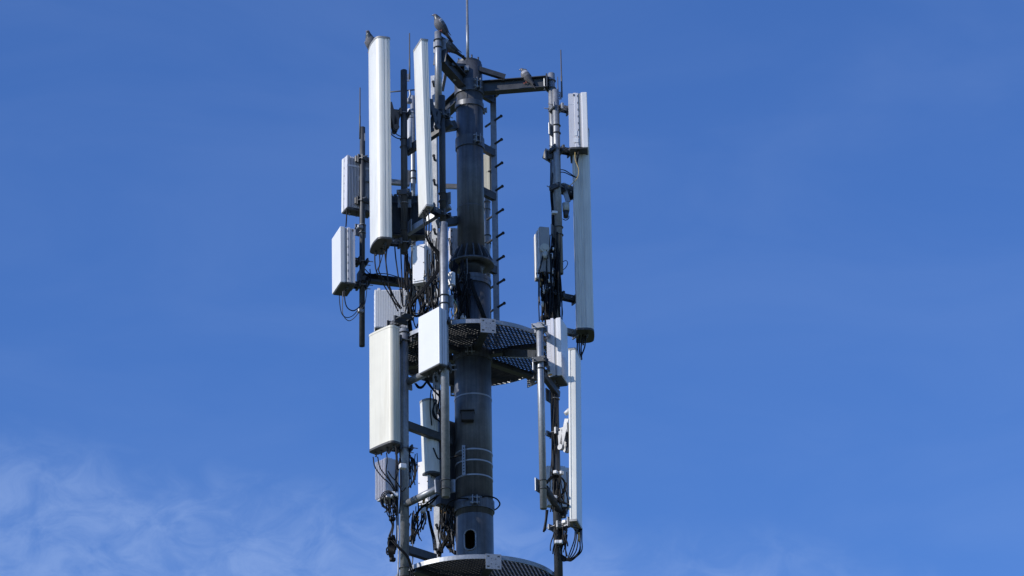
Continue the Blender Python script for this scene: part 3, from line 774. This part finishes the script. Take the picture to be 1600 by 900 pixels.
Np, hN = radio('flat grey panel box behind the lower right poles', 198, 0, (855, 727), 789, .42, .28, .08, 'grey', 'none', False, (1, 1))
# small white junction box by the front pole and the white tilt motors on the right
t = thing('junction_box', 'small white rounded junction box beside the front pole', 'junction box', W(705, 446, -.6), R(-25))
MB().prism(rounded_profile(.075, .06, .022, .012, 4, 0, False), 0, .14).build('housing', 'clean', t)
MB().cyl((0, 0, .0), (0, 0, -.045), .014, .010, seg=12).build('cable_gland', 'clean', t)
t = thing('tilt_motor', 'cream tilt motor housing between the right pole and the long antenna', 'tilt motor', W(883, 330, -.1))
MB().cyl(W(884, 318, -.1), W(884.5, 330, -.1), .038, .036, seg=20).build('housing', 'beige', t, world=True)
MB().cyl(W(884.5, 330.2, -.1), W(884, 340, -.1), .033, .024, seg=20).build('motor_cap', 'dark', t, world=True)
MB().bar(W(879, 290, -.1), W(895, 297, .1), .05, .06, .006).bar(W(882, 297, -.1), W(888, 316, -.1), .02, .05, .004).build('bracket', 'galv_light', t, world=True)
t = thing('tilt_motor', 'white tilt motor knob beside the lower right bright antenna', 'tilt motor', W(886, 644, -.5))
MB().cyl(W(883, 647, -.5), W(890, 641, -.5), .022, .026, seg=16).build('housing', 'clean', t, world=True)

# ------------------------------------------------------------------ rods
def rod(label, x0, y0, x1, y1, Y, r, plate=None, mt='greycable'):
    x, zt, zb = vpole(x0, y0, x1, y1, Y)
    t = thing('lightning_rod', label, 'rod', (x, Y, zb), 0, 0, 'thin lightning rods')
    MB().lathe((0, 0, 0), [(r, 0), (r, (zt-zb)*.45), (r*.8, (zt-zb)*.45+.003), (r*.7, zt-zb)], 12).build('rod', mt, t)
    if plate:
        pb = MB(); pb.bm.free(); pb.bm = holed_plate(.055, .09, .006, [(-.008, .008, .018, .03), (-.008, .008, -.03, -.018)])
        bmesh.ops.translate(pb.bm, vec=(plate, -.004, .02), verts=pb.bm.verts)
        pb.build('fixing_plate', 'galv', t)
    return t
rod('longest rod, standing on the mast head and leaving the photo', 729.5, -30, 731, 97, .02, .017, None, 'galv')
rod('rod on the leftmost pole, reddish grey', 563.4, 137, 561.5, 217, .25, .009, .03)
rod('rod between the two tall left antennas', 639, 52, 641, 124, .10, .009, -.03)
rod('rod above the right poles', 876.3, 78, 878, 152, .02, .009, -.03)
rod('faintest short rod behind the right rod', 871.5, 120, 872, 152, .2, .006, None)

# ------------------------------------------------------------------ cables
def bundle(name_label, loc, cat='cables'):
    return thing('cable_bundle', name_label, cat, loc, 0, 0, 'black cable bundles on the poles')
# tallest antenna
OFF = -0.58
for pts in ([(585.5, 396, -.1), (586, 412, -.1), (589, 426, -.1), (600, 446, 0), (612, 466, .0), (622, 486, .0)],
            [(593, 396, -.05), (593.5, 412, -.05), (592, 424, -.05), (603, 443, 0), (614, 462, .0), (625, 481, .0)],
            [(600, 380, 0), (602, 402, -.05), (605, 425, -.05), (608, 447, -.03), (614, 468, 0), (626, 483, 0)],
            [(606, 380, .05), (603, 405, 0), (605, 428, 0), (609, 448, 0), (618, 468, 0), (628, 482, 0)],
            [(616, 372, .15), (618, 400, .1), (622, 430, .1), (626, 455, .08), (629, 476, .05)],
            [(626, 372, .2), (626.5, 400, .2), (628, 435, .15), (629, 476, .05)],
            [(598, 398, .0), (594, 412, .0), (590, 420, .02), (588, 426, .02)]):
    cable(A1, pts, .0068 if pts[0][0] != 598 else .004)
cable(A1, [(609, 207, .05), (614, 212, .05), (621, 216, .06), (628, 217, .08)], .006, 'rubber')
cable(A1, [(609, 206, .05), (611, 210, .05)], .009, 'yellow')
cable(A1, [(617, 204, .05), (620, 210, .06), (628, 214, .08)], .005)
OFF = -0.28
# narrow antenna
for dx in (0, 3, 7.5):
    cable(A2, [(661+dx*1.1, 328, -.70), (663+dx, 350, -.68), (666+dx*.6, 371, -.66), (674+dx*.5, 385, -.62), (684+dx*.4, 395, -.60), (689+dx*.3, 410, -.58), (689+dx*.3, 428, -.58)], .0068)
cable(A2, [(675, 352, -.5), (674, 362, -.55), (664, 372, -.6), (650, 377, -.4), (640, 384, -.1)], .0045)
tb = bundle('thick cable tangle between the white radio box and the front pole', WO(688, 420, -.55))
for k in range(6):
    o = random.uniform(-2.5, 2.5)
    cable(tb, [(676+o*2, 385+o, -.58), (684+o, 397, -.58), (688+o, 412, -.57), (690+o*.8, 430, -.56), (690+o, 450, -.5), (692+o, 470, -.48)], .0062)
for k in range(3):
    o = k*2.0
    cable(tb, [(689-o, 410, -.58), (684-o, 426, -.6), (668-o, 447, -.62), (652-o*.7, 466, -.6), (643-o*.2, 480, -.5), (645, 491, -.4), (652, 493+o*.4, -.35), (660+o*.3, 486, -.35), (661+o*.4, 474, -.4), (656, 460, -.45)], .0075)
for k in range(10):
    x = 634+k*.9; 
    cable(tb, [(636+random.uniform(-4, 4), 394+k, .05), (x+random.uniform(-5, 1), 425, .1), (x+random.uniform(-2, 2), 455, .1), (x+random.uniform(-2, 3), 490, .08), (x+1+random.uniform(-1, 2), 520, .1), (x+2, 545, .1)], .0065)
for cx, cy, rx, ry, y in ((652, 477, 10, 16, -.35), (651, 476, 9, 14, -.33), (628, 462, 9, 10, .1), (630, 463, 8, 12, .12)):
    cable(tb, [(cx+rx*math.cos(a), cy+ry*math.sin(a), y+.02*math.sin(3*a)) for a in [k*.62 for k in range(11)]], .0065)
for k in range(7):
    x = 660+k*3.2
    cable(tb, [(x, 446+random.uniform(0, 8), -.2), (x+random.uniform(-3, 3), 462, -.25), (x-2+random.uniform(-4, 4), 478, -.2), (655+random.uniform(-4, 8), 497, -.1)], .0055)
for px, py in ((672, 468), (675, 469), (661, 452), (664, 454), (668, 474)):
    MB().cyl(WO(px, py, -.22), WO(px, py+5, -.22), .011, seg=8).build('connector', 'bolt', tb, world=True)
OFF = 0.0
# cables lying on the left beam
bb = bundle('slack cables lying along the left beam', WO(600, 432, .3))
for k in range(5):
    cable(bb, [(566+k, 430-k, .22), (578, 428+k*1.4, .24), (598, 431+k*1.3, .28), (620, 436+k, .3), (634, 446+k*2, .3), (640, 458, .28)], .006)
cable(bb, [(570, 442, .2), (575, 432, .22), (585, 428, .24), (604, 428, .26), (626, 434, .3)], .005)
cable(bb, [(570, 420, .2), (577, 427, .22), (590, 431, .24)], .005)
cable(bb, [(574, 438, .22), (573, 455, .22), (570, 475, .24), (565, 483, .24)], .004, 'greycable')
# left boxes
cable(B1a, [(541.5, 326, .2), (541.5, 340, .2), (540.5, 354, .16)], .007)
cable(B2a, [(530, 460, .0), (531, 476, 0), (534, 490, 0), (541, 496, .03), (550, 494, .1), (558, 486, .18), (566, 474, .24)], .0045)
cable(B2a, [(538, 452, .05), (539, 470, .05), (543, 481, .06), (552, 485.5, .1), (561, 480, .16), (566, 472, .22)], .0062)
cable(B2a, [(536, 455, .05), (535, 478, .05), (536, 492, .06), (544, 501, .1), (552, 498, .14), (560, 489, .2)], .0045, 'greycable')
cable(B2a, [(553, 361, .16), (557, 354, .18), (563, 353, .2), (569, 350, .22)], .0045)
for px, py in ((562, 355), (563, 486)):
    MB().box(WO(px, py, .2), (.06, .05, .04), rot(.4), .006).build('cable_clip', 'galv_light', bb, world=True)
OFF = -0.60
# cream antenna
for pts in ([(583, 714, -.2), (586, 730, -.2), (598, 746, -.2), (610, 757, -.18), (617, 772, -.15), (619, 792, -.12)],
            [(590, 714, -.2), (594, 731, -.22), (604, 745, -.22), (613, 757, -.2), (619, 773, -.15), (620, 792, -.12)],
            [(604, 708, -.15), (605, 722, -.18), (603, 736, -.22), (608, 748, -.22), (617, 764, -.18), (620, 785, -.12)],
            [(618, 695, -.15), (619, 722, -.15), (618, 750, -.14), (619, 778, -.12), (622, 800, -.10)],
            [(619.5, 698, -.12), (621, 724, -.12), (620, 752, -.12), (621, 780, -.12), (621, 806, -.10)],
            [(634, 762, -.12), (628, 768, -.12), (622, 756, -.12), (612, 745, -.16), (606, 736, -.22)]):
    cable(L1, pts, .0062)
lb = bundle('looped cables around the lower left pole', WO(632, 800, -.05))
for k in range(3):
    cable(lb, [(640+k, 714+k*2, .0), (647-k, 718+k, .02), (650-k*1.5, 730, .03), (649-k, 745, .03), (644-k, 756+k, .02), (638, 762, 0)], .006)
for k in range(3):
    cx, cy, rx, ry = 606+k, 781+k, 11.5-k*.8, 14-k
    cable(lb, [(cx+rx*math.cos(a), cy+ry*math.sin(a), -.16+.02*math.sin(2*a+k)) for a in [i*.6+k for i in range(11)]], .0058)
for k in range(6):
    o = random.uniform(-3, 3)
    cable(lb, [(603+k*3.3, 790, -.16), (606+k*2.6+o*.5, 802, -.15), (612+o, 811, -.12), (614+o*.5, 822, -.1), (610+o, 838, -.1)], .0055)
for k in range(7):
    o = k*1.6
    cable(lb, [(613+o*.3, 836, -.1), (608+o, 846, -.12+k*.01), (606.5+o, 858, -.12), (608+o*.7, 868, -.1), (612+o*.5, 876, -.08)], .0062)
cable(lb, [(609, 842, -.12), (622, 856, -.14), (634, 868, -.12), (640, 882, -.08), (643, 905, -.05)], .0075)
cable(lb, [(611, 840, -.12), (624, 855, -.14), (637, 869, -.12), (643, 885, -.08), (647, 905, -.05)], .0075)
MB().box(WO(613, 811, -.12), (.06, .05, .035), rot(.3), .006).build('cable_clip', 'rubber', lb, world=True)
MB().box(WO(613.5, 874.5, -.09), (.055, .05, .035), rot(.3), .006).build('cable_clip', 'rubber', lb, world=True)
MB().box(WO(610, 841, -.12), (.05, .05, .025), rot(.3), .006).build('cable_clip', 'rubber', lb, world=True)
for px, py, a in ((629, 729, .4), (616.5, 773, .2)):
    MB().box(WO(px, py, -.14), (.07, .06, .05), rot(a), .006).build('cable_clip', 'clean', lb, world=True)
cable(lb, [(622, 735, -.1), (621, 770, -.1), (622, 810, -.1), (623, 850, -.1), (622, 905, -.1)], .009, 'galv')
for y_ in range(0, 1): pass
OFF = -0.36
# middle lower cables
mb_ = bundle('cables with amber tape between the lower pipe and the climbing rail', WO(655, 815, .0))
for k in range(7):
    o = random.uniform(-2, 2)
    cable(mb_, [(686-k, 773+k*.5, -.35), (676-k, 784+o, -.25), (662-k*1.5, 792+k, -.15), (650+o, 802+k*2, -.08), (645+o, 818, -.03), (644+o*1.5, 840, -.02)], .0055)
for k in range(6):
    o = random.uniform(-2.5, 2.5)
    cable(mb_, [(662+k*.9, 795, .0), (660+o, 812, .0), (654+o, 826, .0), (648+o*.8, 836, .02), (644+o, 850, .02)], .006)
for k in range(3):
    cable(mb_, [(667+k*1.5, 798, .1), (671+k*1.5, 820, .12), (676+k*2, 842, .15), (678+k*2, 860, .2)], .006)
for pts in ([(653.5, 806, -.09), (651, 813, -.07)], [(663, 778, -.25), (661.5, 786, -.2)]): cable(mb_, pts, .013, 'tape')
MB().box(WO(661, 797, -.05), (.05, .05, .06), rot(.3), .008).build('cable_clip', 'clean', mb_, world=True)
MB().box(WO(644, 842, -.02), (.06, .05, .06), rot(.3), .008).build('cable_clip', 'rubber', mb_, world=True)
cable(mb_, [(644, 840, -.04), (645, 855, -.04), (645, 872, -.04), (644, 882, -.04)], .006, 'greycable')
OFF = 0.0
# cables at the foot of the dark box
jb = bundle('cable mass hanging between the climbing rail and the mast base', WO(700, 830, .2))
for k in range(16):
    x = 688+k*1.45; o = random.uniform(-3, 3)
    cable(jb, [(x, 786, .27), (x+o*.4, 806, .25), (x+o*.7+ (k-8)*.2, 828, .22), (x+4-k*.3+o*.4, 845, .2), (702+o+k*.3, 858, .18), (712+o*.5, 864+random.uniform(-3, 3), .12)], .0062)
for k in range(7):
    o = random.uniform(-2, 2)
    cable(jb, [(707+o, 806, .1), (705+o, 825, .12), (698+o*2, 843, .15), (690+o*2, 856, .18), (686+o, 870, .2)], .006)
for k in range(7):
    MB().cyl(WO(690+k*3, 788, .26), WO(690+k*3, 803, .26), .013, seg=8).build('connector', 'tape' if k in (0, 2, 3) else 'cap', jb, world=True)
OFF = -0.25
# front pole cables below the white panel
pb_ = bundle('cables looping beside the front pole above the dark box', WO(686, 625, -.1))
for k in range(3): cable(pb_, [(664+k*2, 594, -.1), (676+k, 609, -.1), (687+k, 621, -.1), (691+k, 632, -.1)], .0055)
for k in range(6):
    o = random.uniform(-2, 2)
    cable(pb_, [(678+k*.5, 630+o, -.1), (676.5+o*.6, 642, -.1), (680+o, 653, -.1), (688+o*.6, 660+o, -.08), (693, 668, -.05)], .0058)
for k in range(3): cable(pb_, [(648+k, 599, -.2), (653+k, 606-k, -.2), (660, 606-k*1.5, -.2), (667-k, 597, -.2)], .0055)
for k in range(4): cable(pb_, [(690+k, 632, -.05), (687+k*2, 645, .0), (691+k, 660, .05), (694+k, 690, .1)], .0055)
cable(pb_, [(677, 700, .0), (684, 716, -.02), (690, 716, -.04), (698, 717, -.1), (712, 713, -.2), (722, 711, -.2)], .008)
OFF = 0.0
# mast cables beneath the flange
mc = bundle('black cables dropping down the mast under the flange', WO(726, 460, -.2))
for k in range(10):
    o = random.uniform(-2.5, 2.5)
    cable(mc, [(731+o, 428, -.22), (727+k*.6+o, 442, -.23), (722+k*1.4+o, 462, -.22), (720+k*1.6+o, 482, -.2), (718+k*1.8, 500, -.18)], .011)
for k in range(4):
    cable(mc, [(734+k, 436, -.23), (739+k*1.3, 455, -.22), (746+k*1.6, 474, -.2), (755+k*1.6, 498, -.16)], .0075)
cable(mc, [(703, 449, -.44), (709, 465, -.42), (714, 482, -.35), (716, 500, -.3)], .007)
cable(mc, [(702, 463, -.48), (709, 468, -.46), (713.5, 477, -.44)], .005, 'green')
cable(mc, [(713.5, 477, -.44), (713, 487, -.44), (706, 496, -.46)], .005, 'yellow')
for k in range(5): cable(mc, [(712+k, 410+k, -.25), (706+k*2, 424, -.3), (712+k, 440, -.28), (716+k*2, 470, -.2)], .006)
MB().box(WO(698.5, 458, -.6), (.04, .05, .05), rot(.3), .006).box(WO(696.5, 388, -.58), (.05, .05, .05), rot(.3), .006).build('cable_clip', 'clean', mc, world=True)
MB().lathe(WO(724, 497, -.2), [(.03, -.02), (.03, .01), (.01, .05)], 14).build('cable_gland', 'clean', mc, world=True)
for k in range(2): cable(mc, [(700+k*2, 372, -.3), (703+k*2, 382, -.3), (704+k*2, 398, -.32)], .005)
OFF = -0.14
# right cluster
rb_ = bundle('dense black cable cluster hanging between the right poles', WO(860, 440, .0))
for k in range(20):
    u = k/19; o = random.uniform(-3, 3)
    cable(rb_, [(845+u*26+o, 398+random.uniform(-8, 14), -.05+.1*u), (847+u*24+o, 425, -.04+.1*u), (851+u*19+o*.9, 452, -.02+.08*u), (854+u*17+o*.8, 478, .0+.05*u), (855+u*14+o*.6, 500, .02+.04*u), (858+u*9, 530, .06)], random.choice((.0055, .0065, .0075)))
for k in range(6):
    o = random.uniform(-1.5, 1.5)
    cable(rb_, [(870+k+o*.4, 428, .02), (869+k+o, 448, .03), (867+k*.8+o, 470, .04), (864+k*.6, 505, .06)], .007)
for k in range(5):
    cable(rb_, [(838+k*1.6, 426, -.08), (842+k*1.4, 442, -.07), (848+k, 458, -.04), (851+k, 480, .0), (853+k, 502, .02), (851-k, 512, .02), (849-k*.4, 524, .0)], .0055)
for px, py, py2, mt_ in ((849.5, 446, 459, 'clean'), (853.5, 444, 457, 'galv_light'), (841, 428, 436, 'clean'), (843.5, 441, 447, 'yellow'), (849.5, 405, 411, 'yellow'), (864, 419, 428, 'clean'), (864, 433, 447, 'galv_light'), (859, 449, 451, 'clean'), (846, 436, 440, 'tape'), (862, 396, 404, 'clean')):
    MB().cyl(WO(px, py, -.09), WO(px+.5, py2, -.09), .014, .011, seg=10).build('connector', mt_, rb_, world=True)
cable(rb_, [(878, 410, .04), (884, 407, .04), (887, 411, .04), (884, 418, .04), (878, 423, .04)], .004)
for k in range(3): cable(rb_, [(861+k*2.2, 250+k*20, .03), (860+k*1.5, 300, .04), (863+k*1.2, 340, .04), (862+k*2, 372, .02), (860+k*3, 400, .0)], .005)
MB().box(WO(848.5, 496.5, .0), (.05, .05, .05), rot(.4), .008).build('cable_clip', 'dark', rb_, world=True)
MB().box(WO(866.5, 332.5, -.03), (.06, .05, .03), rot(.2), .004).build('cable_clip', 'clean', rb_, world=True)
OFF = -0.16
for k in range(2): cable(R4a, [(874, 265+k*4, .02), (882, 266+k*3.5, .0), (892, 272+k*2, -.02), (901, 277, -.05), (904, 270, -.06), (902, 255, -.06), (899, 242, -.05)], .0055)
cable(R4a, [(898.5, 238, -.08), (899, 250, -.08), (904, 264, -.08), (903, 276, -.07), (896, 285, -.05), (888, 292, -.02)], .0042, 'yellow')
cable(R4a, [(904, 236, -.06), (903, 245, -.06), (901, 256, -.06)], .010)
OFF = 0.0
for pts in ([(906, 524, -.02), (905, 542, -.02), (907, 560, .0)], [(911, 522, .02), (908, 542, 0), (909, 562, 0)], [(914.5, 520, .04), (914, 540, .02), (908.5, 556, .0), (906, 566, .0)], [(903, 530, .1), (902, 545, .08), (905, 560, .02)]):
    cable(R1a, pts, .0075)
OFF = -0.14
cable(rb_, [(889, 337, .02), (888.5, 341, .03), (884, 344, .03), (879, 342, .03)], .0045)
OFF = -0.58
# lower right cables
rl = bundle('looped cables on the lower right pole', WO(870, 800, .1))
for k in range(3):
    cable(rl, [(854, 752+k*2, -.1), (864, 743+k*2, .0), (876, 745+k, .05), (884-k, 756, .06), (881-k, 770, .05), (872, 777, .05)], .006)
for k in range(4):
    cable(rl, [(866+k, 782, .05), (878, 783+k, .02), (888+k, 790, .02), (893+k*.4, 803, .03), (891-k*2, 818, .05)], .006)
for k in range(7):
    o = random.uniform(-1.5, 1.5)
    cable(rl, [(868+k*2, 822, .08), (868+k*1.2+o, 836, .1), (866+k*1.6+o, 850, .1), (868+k*1.4, 863, .1), (876+k, 870+o, .1)], .0055)
for k in range(6):
    xs = (899, 901, 904, 907, 909, 905)[k]
    cable(R2w, [(xs, 826, .08), (xs-1.5+k*.4, 843, .08), (xs-8+k*1.8, 862, .08), (886+k*1.2, 874+k*.5, .1), (879+k, 876-k, .1), (877-k*.6, 862, .1), (883-k*1.6, 842, .1), (885-k*2.4, 826, .1)], .0062)
for pts in ([(904.5, 832, .07), (905.5, 846, .07)],): cable(R2w, pts, .010, 'tape')
cable(rl, [(854, 797, -.1), (853, 812, -.1), (849.5, 831, -.1)], .011)
cable(rl, [(856, 797, -.1), (854, 812, -.1), (852, 829, -.1)], .008)
for px, py in ((868, 738), (877, 739), (867, 777), (882, 815.5), (870, 847), (876, 847)):
    MB().box(WO(px, py, .02), (.042, .04, .035), rot(.3+px), .005).build('cable_clip', 'clean', rl, world=True)
for x in (862.5, 866.5):
    cable(rl, [(x-1, 598, .08), (x, 620, .08), (x-.5, 660, .09), (x+.5, 700, .09), (x-2.5, 740, .08), (x-3, 765, .08)], .005)
# denser tangles: cables that sag between random points of a region, a few with grey sheaths, tied now and then
OFF = 0.0
def tangle(parent, x0, x1, y0, y1, Ya, Yb, n, sag=10, drift=8, r=(.0045, .0075), up=.25, grey=.12):
    for k in range(n):
        xa = random.uniform(x0, x1); ya = y0+random.random()**1.5*(y1-y0)*.5; yb = ya+random.uniform(.35, 1.0)*(y1-ya)
        xb = min(x1, max(x0, xa+random.uniform(-drift, drift))); Y1 = random.uniform(Ya, Yb); Y2 = random.uniform(Ya, Yb)
        P = []
        q = 5; wob = random.uniform(.5, 3.5); ph = random.uniform(0, 6)
        for i in range(q):
            u = i/(q-1)
            P.append((min(x1+2, max(x0-2, xa+(xb-xa)*u*u+wob*math.sin(3.1*u+ph))), ya+(yb-ya)*u, Y1+(Y2-Y1)*u))
        if random.random() < up:                     # ends in a loop back up
            s_ = random.choice((-1, 1)); d = random.uniform(4, 10)*s_
            P += [(xb+d*.5, yb+random.uniform(4, sag), Y2), (xb+d, yb-2, Y2), (xb+d*.8, yb-random.uniform(8, 25), Y2)]
        cable(parent, P, random.uniform(*r), 'greycable' if random.random() < grey else 'rubber')
random.seed(21)
tangle(tb, 634, 660, 392, 505, -.45, -.1, 26)
tangle(tb, 666, 698, 372, 500, -.82, -.5, 26, drift=10)
tangle(tb, 655, 700, 440, 505, -.6, -.1, 22, drift=10)
tangle(tb, 634, 656, 500, 575, -.3, .1, 12, drift=4)
tangle(bb, 566, 578, 428, 440, .2, .25, 3)
tangle(lb, 601, 622, 765, 813, -.75, -.55, 12, drift=5, up=.06)
tangle(lb, 606, 622, 834, 876, -.70, -.55, 8, drift=4, up=0)
tangle(lb, 617, 624, 690, 905, -.62, -.58, 5, drift=2, up=0)
tangle(lb, 638, 650, 708, 764, -.50, -.42, 8, drift=4)
tangle(mb_, 640, 668, 785, 846, -.5, -.2, 14, drift=8, up=.08)
tangle(jb, 686, 713, 790, 868, .0, .25, 26, drift=8, up=.1)
tangle(pb_, 674, 694, 600, 665, -.4, -.1, 14)
tangle(mc, 704, 734, 404, 498, -.32, -.22, 22, drift=8, up=.1)
tangle(rb_, 842, 876, 360, 510, -.34, -.1, 34, drift=9, up=.12)
tangle(rb_, 846, 858, 405, 525, -.3, -.1, 8, drift=5, up=0)
tangle(rl, 862, 888, 735, 800, -.58, -.50, 14, drift=8)
tangle(rl, 862, 886, 815, 875, -.55, -.49, 14, drift=6, up=.05)
tangle(rl, 864, 872, 608, 770, -.52, -.50, 4, drift=2, up=0)
for k in range(9):
    px, py = random.uniform(640, 700), random.uniform(395, 495)
    MB().cyl(W(px, py, -.72), W(px+random.uniform(-1, 1), py+random.uniform(3, 7), -.72), random.uniform(.006, .012), seg=8).build('connector', random.choice(('bolt', 'bolt', 'clean', 'cap')), tb, world=True)
for k in range(6):
    px, py = random.uniform(844, 872), random.uniform(385, 480)
    MB().cyl(W(px, py, -.33), W(px+random.uniform(-1, 1), py+random.uniform(3, 8), -.33), random.uniform(.006, .013), seg=8).build('connector', random.choice(('bolt', 'bolt', 'clean', 'cap', 'beige')), rb_, world=True)
#PART4
# ------------------------------------------------------------------ pigeons
def pigeon(label, px, py, Y, heading, pitch, scale=1.0, head_turn=0.0, nk=.35, group='pigeons resting on the tower'):
    """feet at pixel (px, py); heading = azimuth the beak points to (0 = camera, + = right); pitch = body lean (deg, head up)"""
    base = px if isinstance(px, Vector) else W(px, py, Y)
    t = thing('pigeon', label, 'pigeon', base, R(heading), 0, group)
    s = scale
    # body axis: from tail tip to neck in local (-y forward)
    hz = .105*s; cp, sp = math.cos(R(pitch)), math.sin(R(pitch))
    def ax(u, lift=0): return V(0, -(u*cp)+lift*sp, hz+u*sp+lift*cp)*1.0
    fwv = V(0, -cp, sp); upv = V(0, sp, cp)
    st = [(-.235, .026, .007, -.012), (-.16, .032, .011, -.006), (-.105, .040, .026, 0), (-.06, .060, .050, .0), (-.01, .072, .066, -.004), (.045, .072, .071, 0), (.085, .057, .060, .012), (.110, .044, .050, .026)]
    bm = bmesh.new(); SEG = 16; rings = []
    def ringat(c, rx, rz, f):
        x = V(1, 0, 0); z = x.cross(f); z = -z if z.z < 0 else z
        return [bm.verts.new(c + x*(rx*math.cos(2*math.pi*i/SEG)) + z*(rz*math.sin(2*math.pi*i/SEG))) for i in range(SEG)]
    for u, rx, rz, lf in st: rings.append(ringat(ax(u*s)+upv*lf*s, rx*s, rz*s, fwv))
    # neck and head, upright above the breast
    nb = ax(.112*s)+upv*.035*s
    ht = R(head_turn); hd = V(math.sin(ht), -math.cos(ht), 0)
    n1 = nb+V(0, -.012, .030*nk)*s; n2 = n1+V(0, -.004, .030*nk)*s + hd*.004*s; n3 = n2+V(0, 0, .016)*s+hd*.010*s
    rings.append(ringat(n1, .036*s, .038*s, V(0, -.5, .86))); rings.append(ringat(n2, .030*s, .032*s, V(0, -.45, .9)+hd*.2))
    rings.append(ringat(n3, .0265*s, .027*s, (hd+V(0, 0, .7)).normalized()))
    e1 = n3+hd*.016*s+V(0, 0, .004)*s; rings.append(ringat(e1, .021*s, .022*s, hd)); rings.append(ringat(e1+hd*.012*s-V(0, 0, .004)*s, .009*s, .010*s, hd))
    for A, B in zip(rings, rings[1:]):
        for i in range(SEG):
            f = bm.faces.new((A[i], A[(i+1) % SEG], B[(i+1) % SEG], B[i])); f.smooth = True
    bm.faces.new(rings[0][::-1]); bm.faces.new(rings[-1])
    mbb = MB(); mbb.bm.free(); mbb.bm = bm
    o = mbb.build('body', 'bird', t)
    o.data.materials.append(M['birdneck']); o.data.materials.append(M['birddark'])
    nring = len(rings)-1
    for i, p in enumerate(o.data.polygons):
        k = i//SEG
        if 7 <= k <= 9: p.material_index = 1
        if k <= 1: p.material_index = 2
    sub = o.modifiers.new('sub', 'SUBSURF'); sub.levels = 1; sub.render_levels = 1
    # folded wings with two dark bars
    for sx in (-1, 1):
        wb = bmesh.new(); rows = []
        prof = [(.075, .018, .030), (.04, .045, .024), (-.02, .056, .012), (-.08, .046, .0), (-.14, .030, .002), (-.19, .014, .004)]
        for u, hw, up_ in prof:
            r_ = []
            for j in range(7):
                v = (j-3)/3
                ang = R(28+48*v) if u > -.1 else R(40+34*v)
                body_r = (.075 if u > -.03 else .063 if u > -.1 else .045)*s
                c = ax(u*s)+V(1, 0, 0)*(sx*math.cos(ang)*body_r*1.02)+upv*(math.sin(ang)*body_r*.93*(1 if u > -.1 else .8)+up_*.2*s)
                r_.append(wb.verts.new(c))
            rows.append(r_)
        for A, B in zip(rows, rows[1:]):
            for j in range(6):
                f = wb.faces.new((A[j], A[j+1], B[j+1], B[j])); f.smooth = True
        bmesh.ops.recalc_face_normals(wb, faces=wb.faces)
        bmesh.ops.solidify(wb, geom=wb.faces[:], thickness=.006*s)
        mw = MB(); mw.bm.free(); mw.bm = wb
        wo_ = mw.build('wing', 'bird', t); wo_.data.materials.append(M['birddark']); wo_.data.materials.append(M['birdlight'])
        for p in wo_.data.polygons:
            c = p.center; u = (c-V(0, 0, hz)).dot(fwv)/s
            if u < -.10 or -.062 < u < -.035: p.material_index = 1
            elif u > .045: p.material_index = 2
        sm = wo_.modifiers.new('sub', 'SUBSURF'); sm.levels = 1; sm.render_levels = 1
    tb_ = MB()
    for k in (-2, -1, 0, 1, 2):
        a_ = ax(-.16*s)+V(1, 0, 0)*(k*.010*s)+upv*.002*k*k*s*.3; b_ = ax(-.275*s)+V(1, 0, 0)*(k*.014*s)-upv*(.014*s)
        tb_.bar(a_, b_, .013*s, .004*s, 0, upv)
    tb_.build('tail_feather', 'birddark', t)
    bp = e1+hd*.016*s-V(0, 0, .004)*s
    MB().cyl(bp, bp+hd*.020*s-V(0, 0, .006)*s, .0052*s, .0018*s, 10).build('beak', 'beaktip', t)
    MB().cyl(bp-hd*.003*s+V(0, 0, .003)*s, bp+hd*.008*s+V(0, 0, .001)*s, .0085*s, .005*s, 10).build('cere', 'beak', t)
    sdv = V(-hd.y, hd.x, 0)
    ey = None
    for sx in (-1, 1):
        c = e1-hd*.002*s+sdv*(sx*.0205*s)+V(0, 0, .004)*s
        x = MB().lathe(c, [(.0005, -.005*s), (.0045*s, 0), (.0005, .005*s)], 10).build('eye', 'eye', t)
    for sx in (-1, 1):
        lg = MB(); k0 = V(sx*.024*s, .0, hz-.045*s); k1 = V(sx*.024*s, -.004*s, .012*s)
        lg.tube([k0, (k0+k1)/2+V(0, .006*s, 0), k1], .0055*s, 8, 3)
        for a in (-35, 0, 35): lg.tube([k1, k1+V(math.sin(R(a))*.022*s, -math.cos(R(a))*.022*s, -.008*s), k1+V(math.sin(R(a))*.036*s, -math.cos(R(a))*.036*s, -.010*s)], .0035*s, 6, 2)
        lg.tube([k1, k1+V(0, .022*s, -.009*s)], .0035*s, 6, 2)
        lg.build('leg', 'leg', t)
    return t
xA, YA_, zbA, ztA = POLE['A'][0], POLE['A'][1], POLE['A'][2], POLE['A'][3]
pigeon('grey pigeon standing upright on top of the front left pole, tail to the right', 688.5, 51.5, YA, -66, 50, .80, -10)
pigeon('pigeon half hidden behind the top of the tallest white antenna', MX[A1.name] @ V(-.155, -.035, hA1-.01), 0, 0, -35, 42, .88, 20)
pigeon('pigeon on the top front arm with its tail sticking out right of the pole', 700, 84, -.47, -72, 30, .84, 8)
pigeon('hunched pigeon resting alone on the top right arm', 823, 131, -.05, -112, 56, .76, 20, .05)
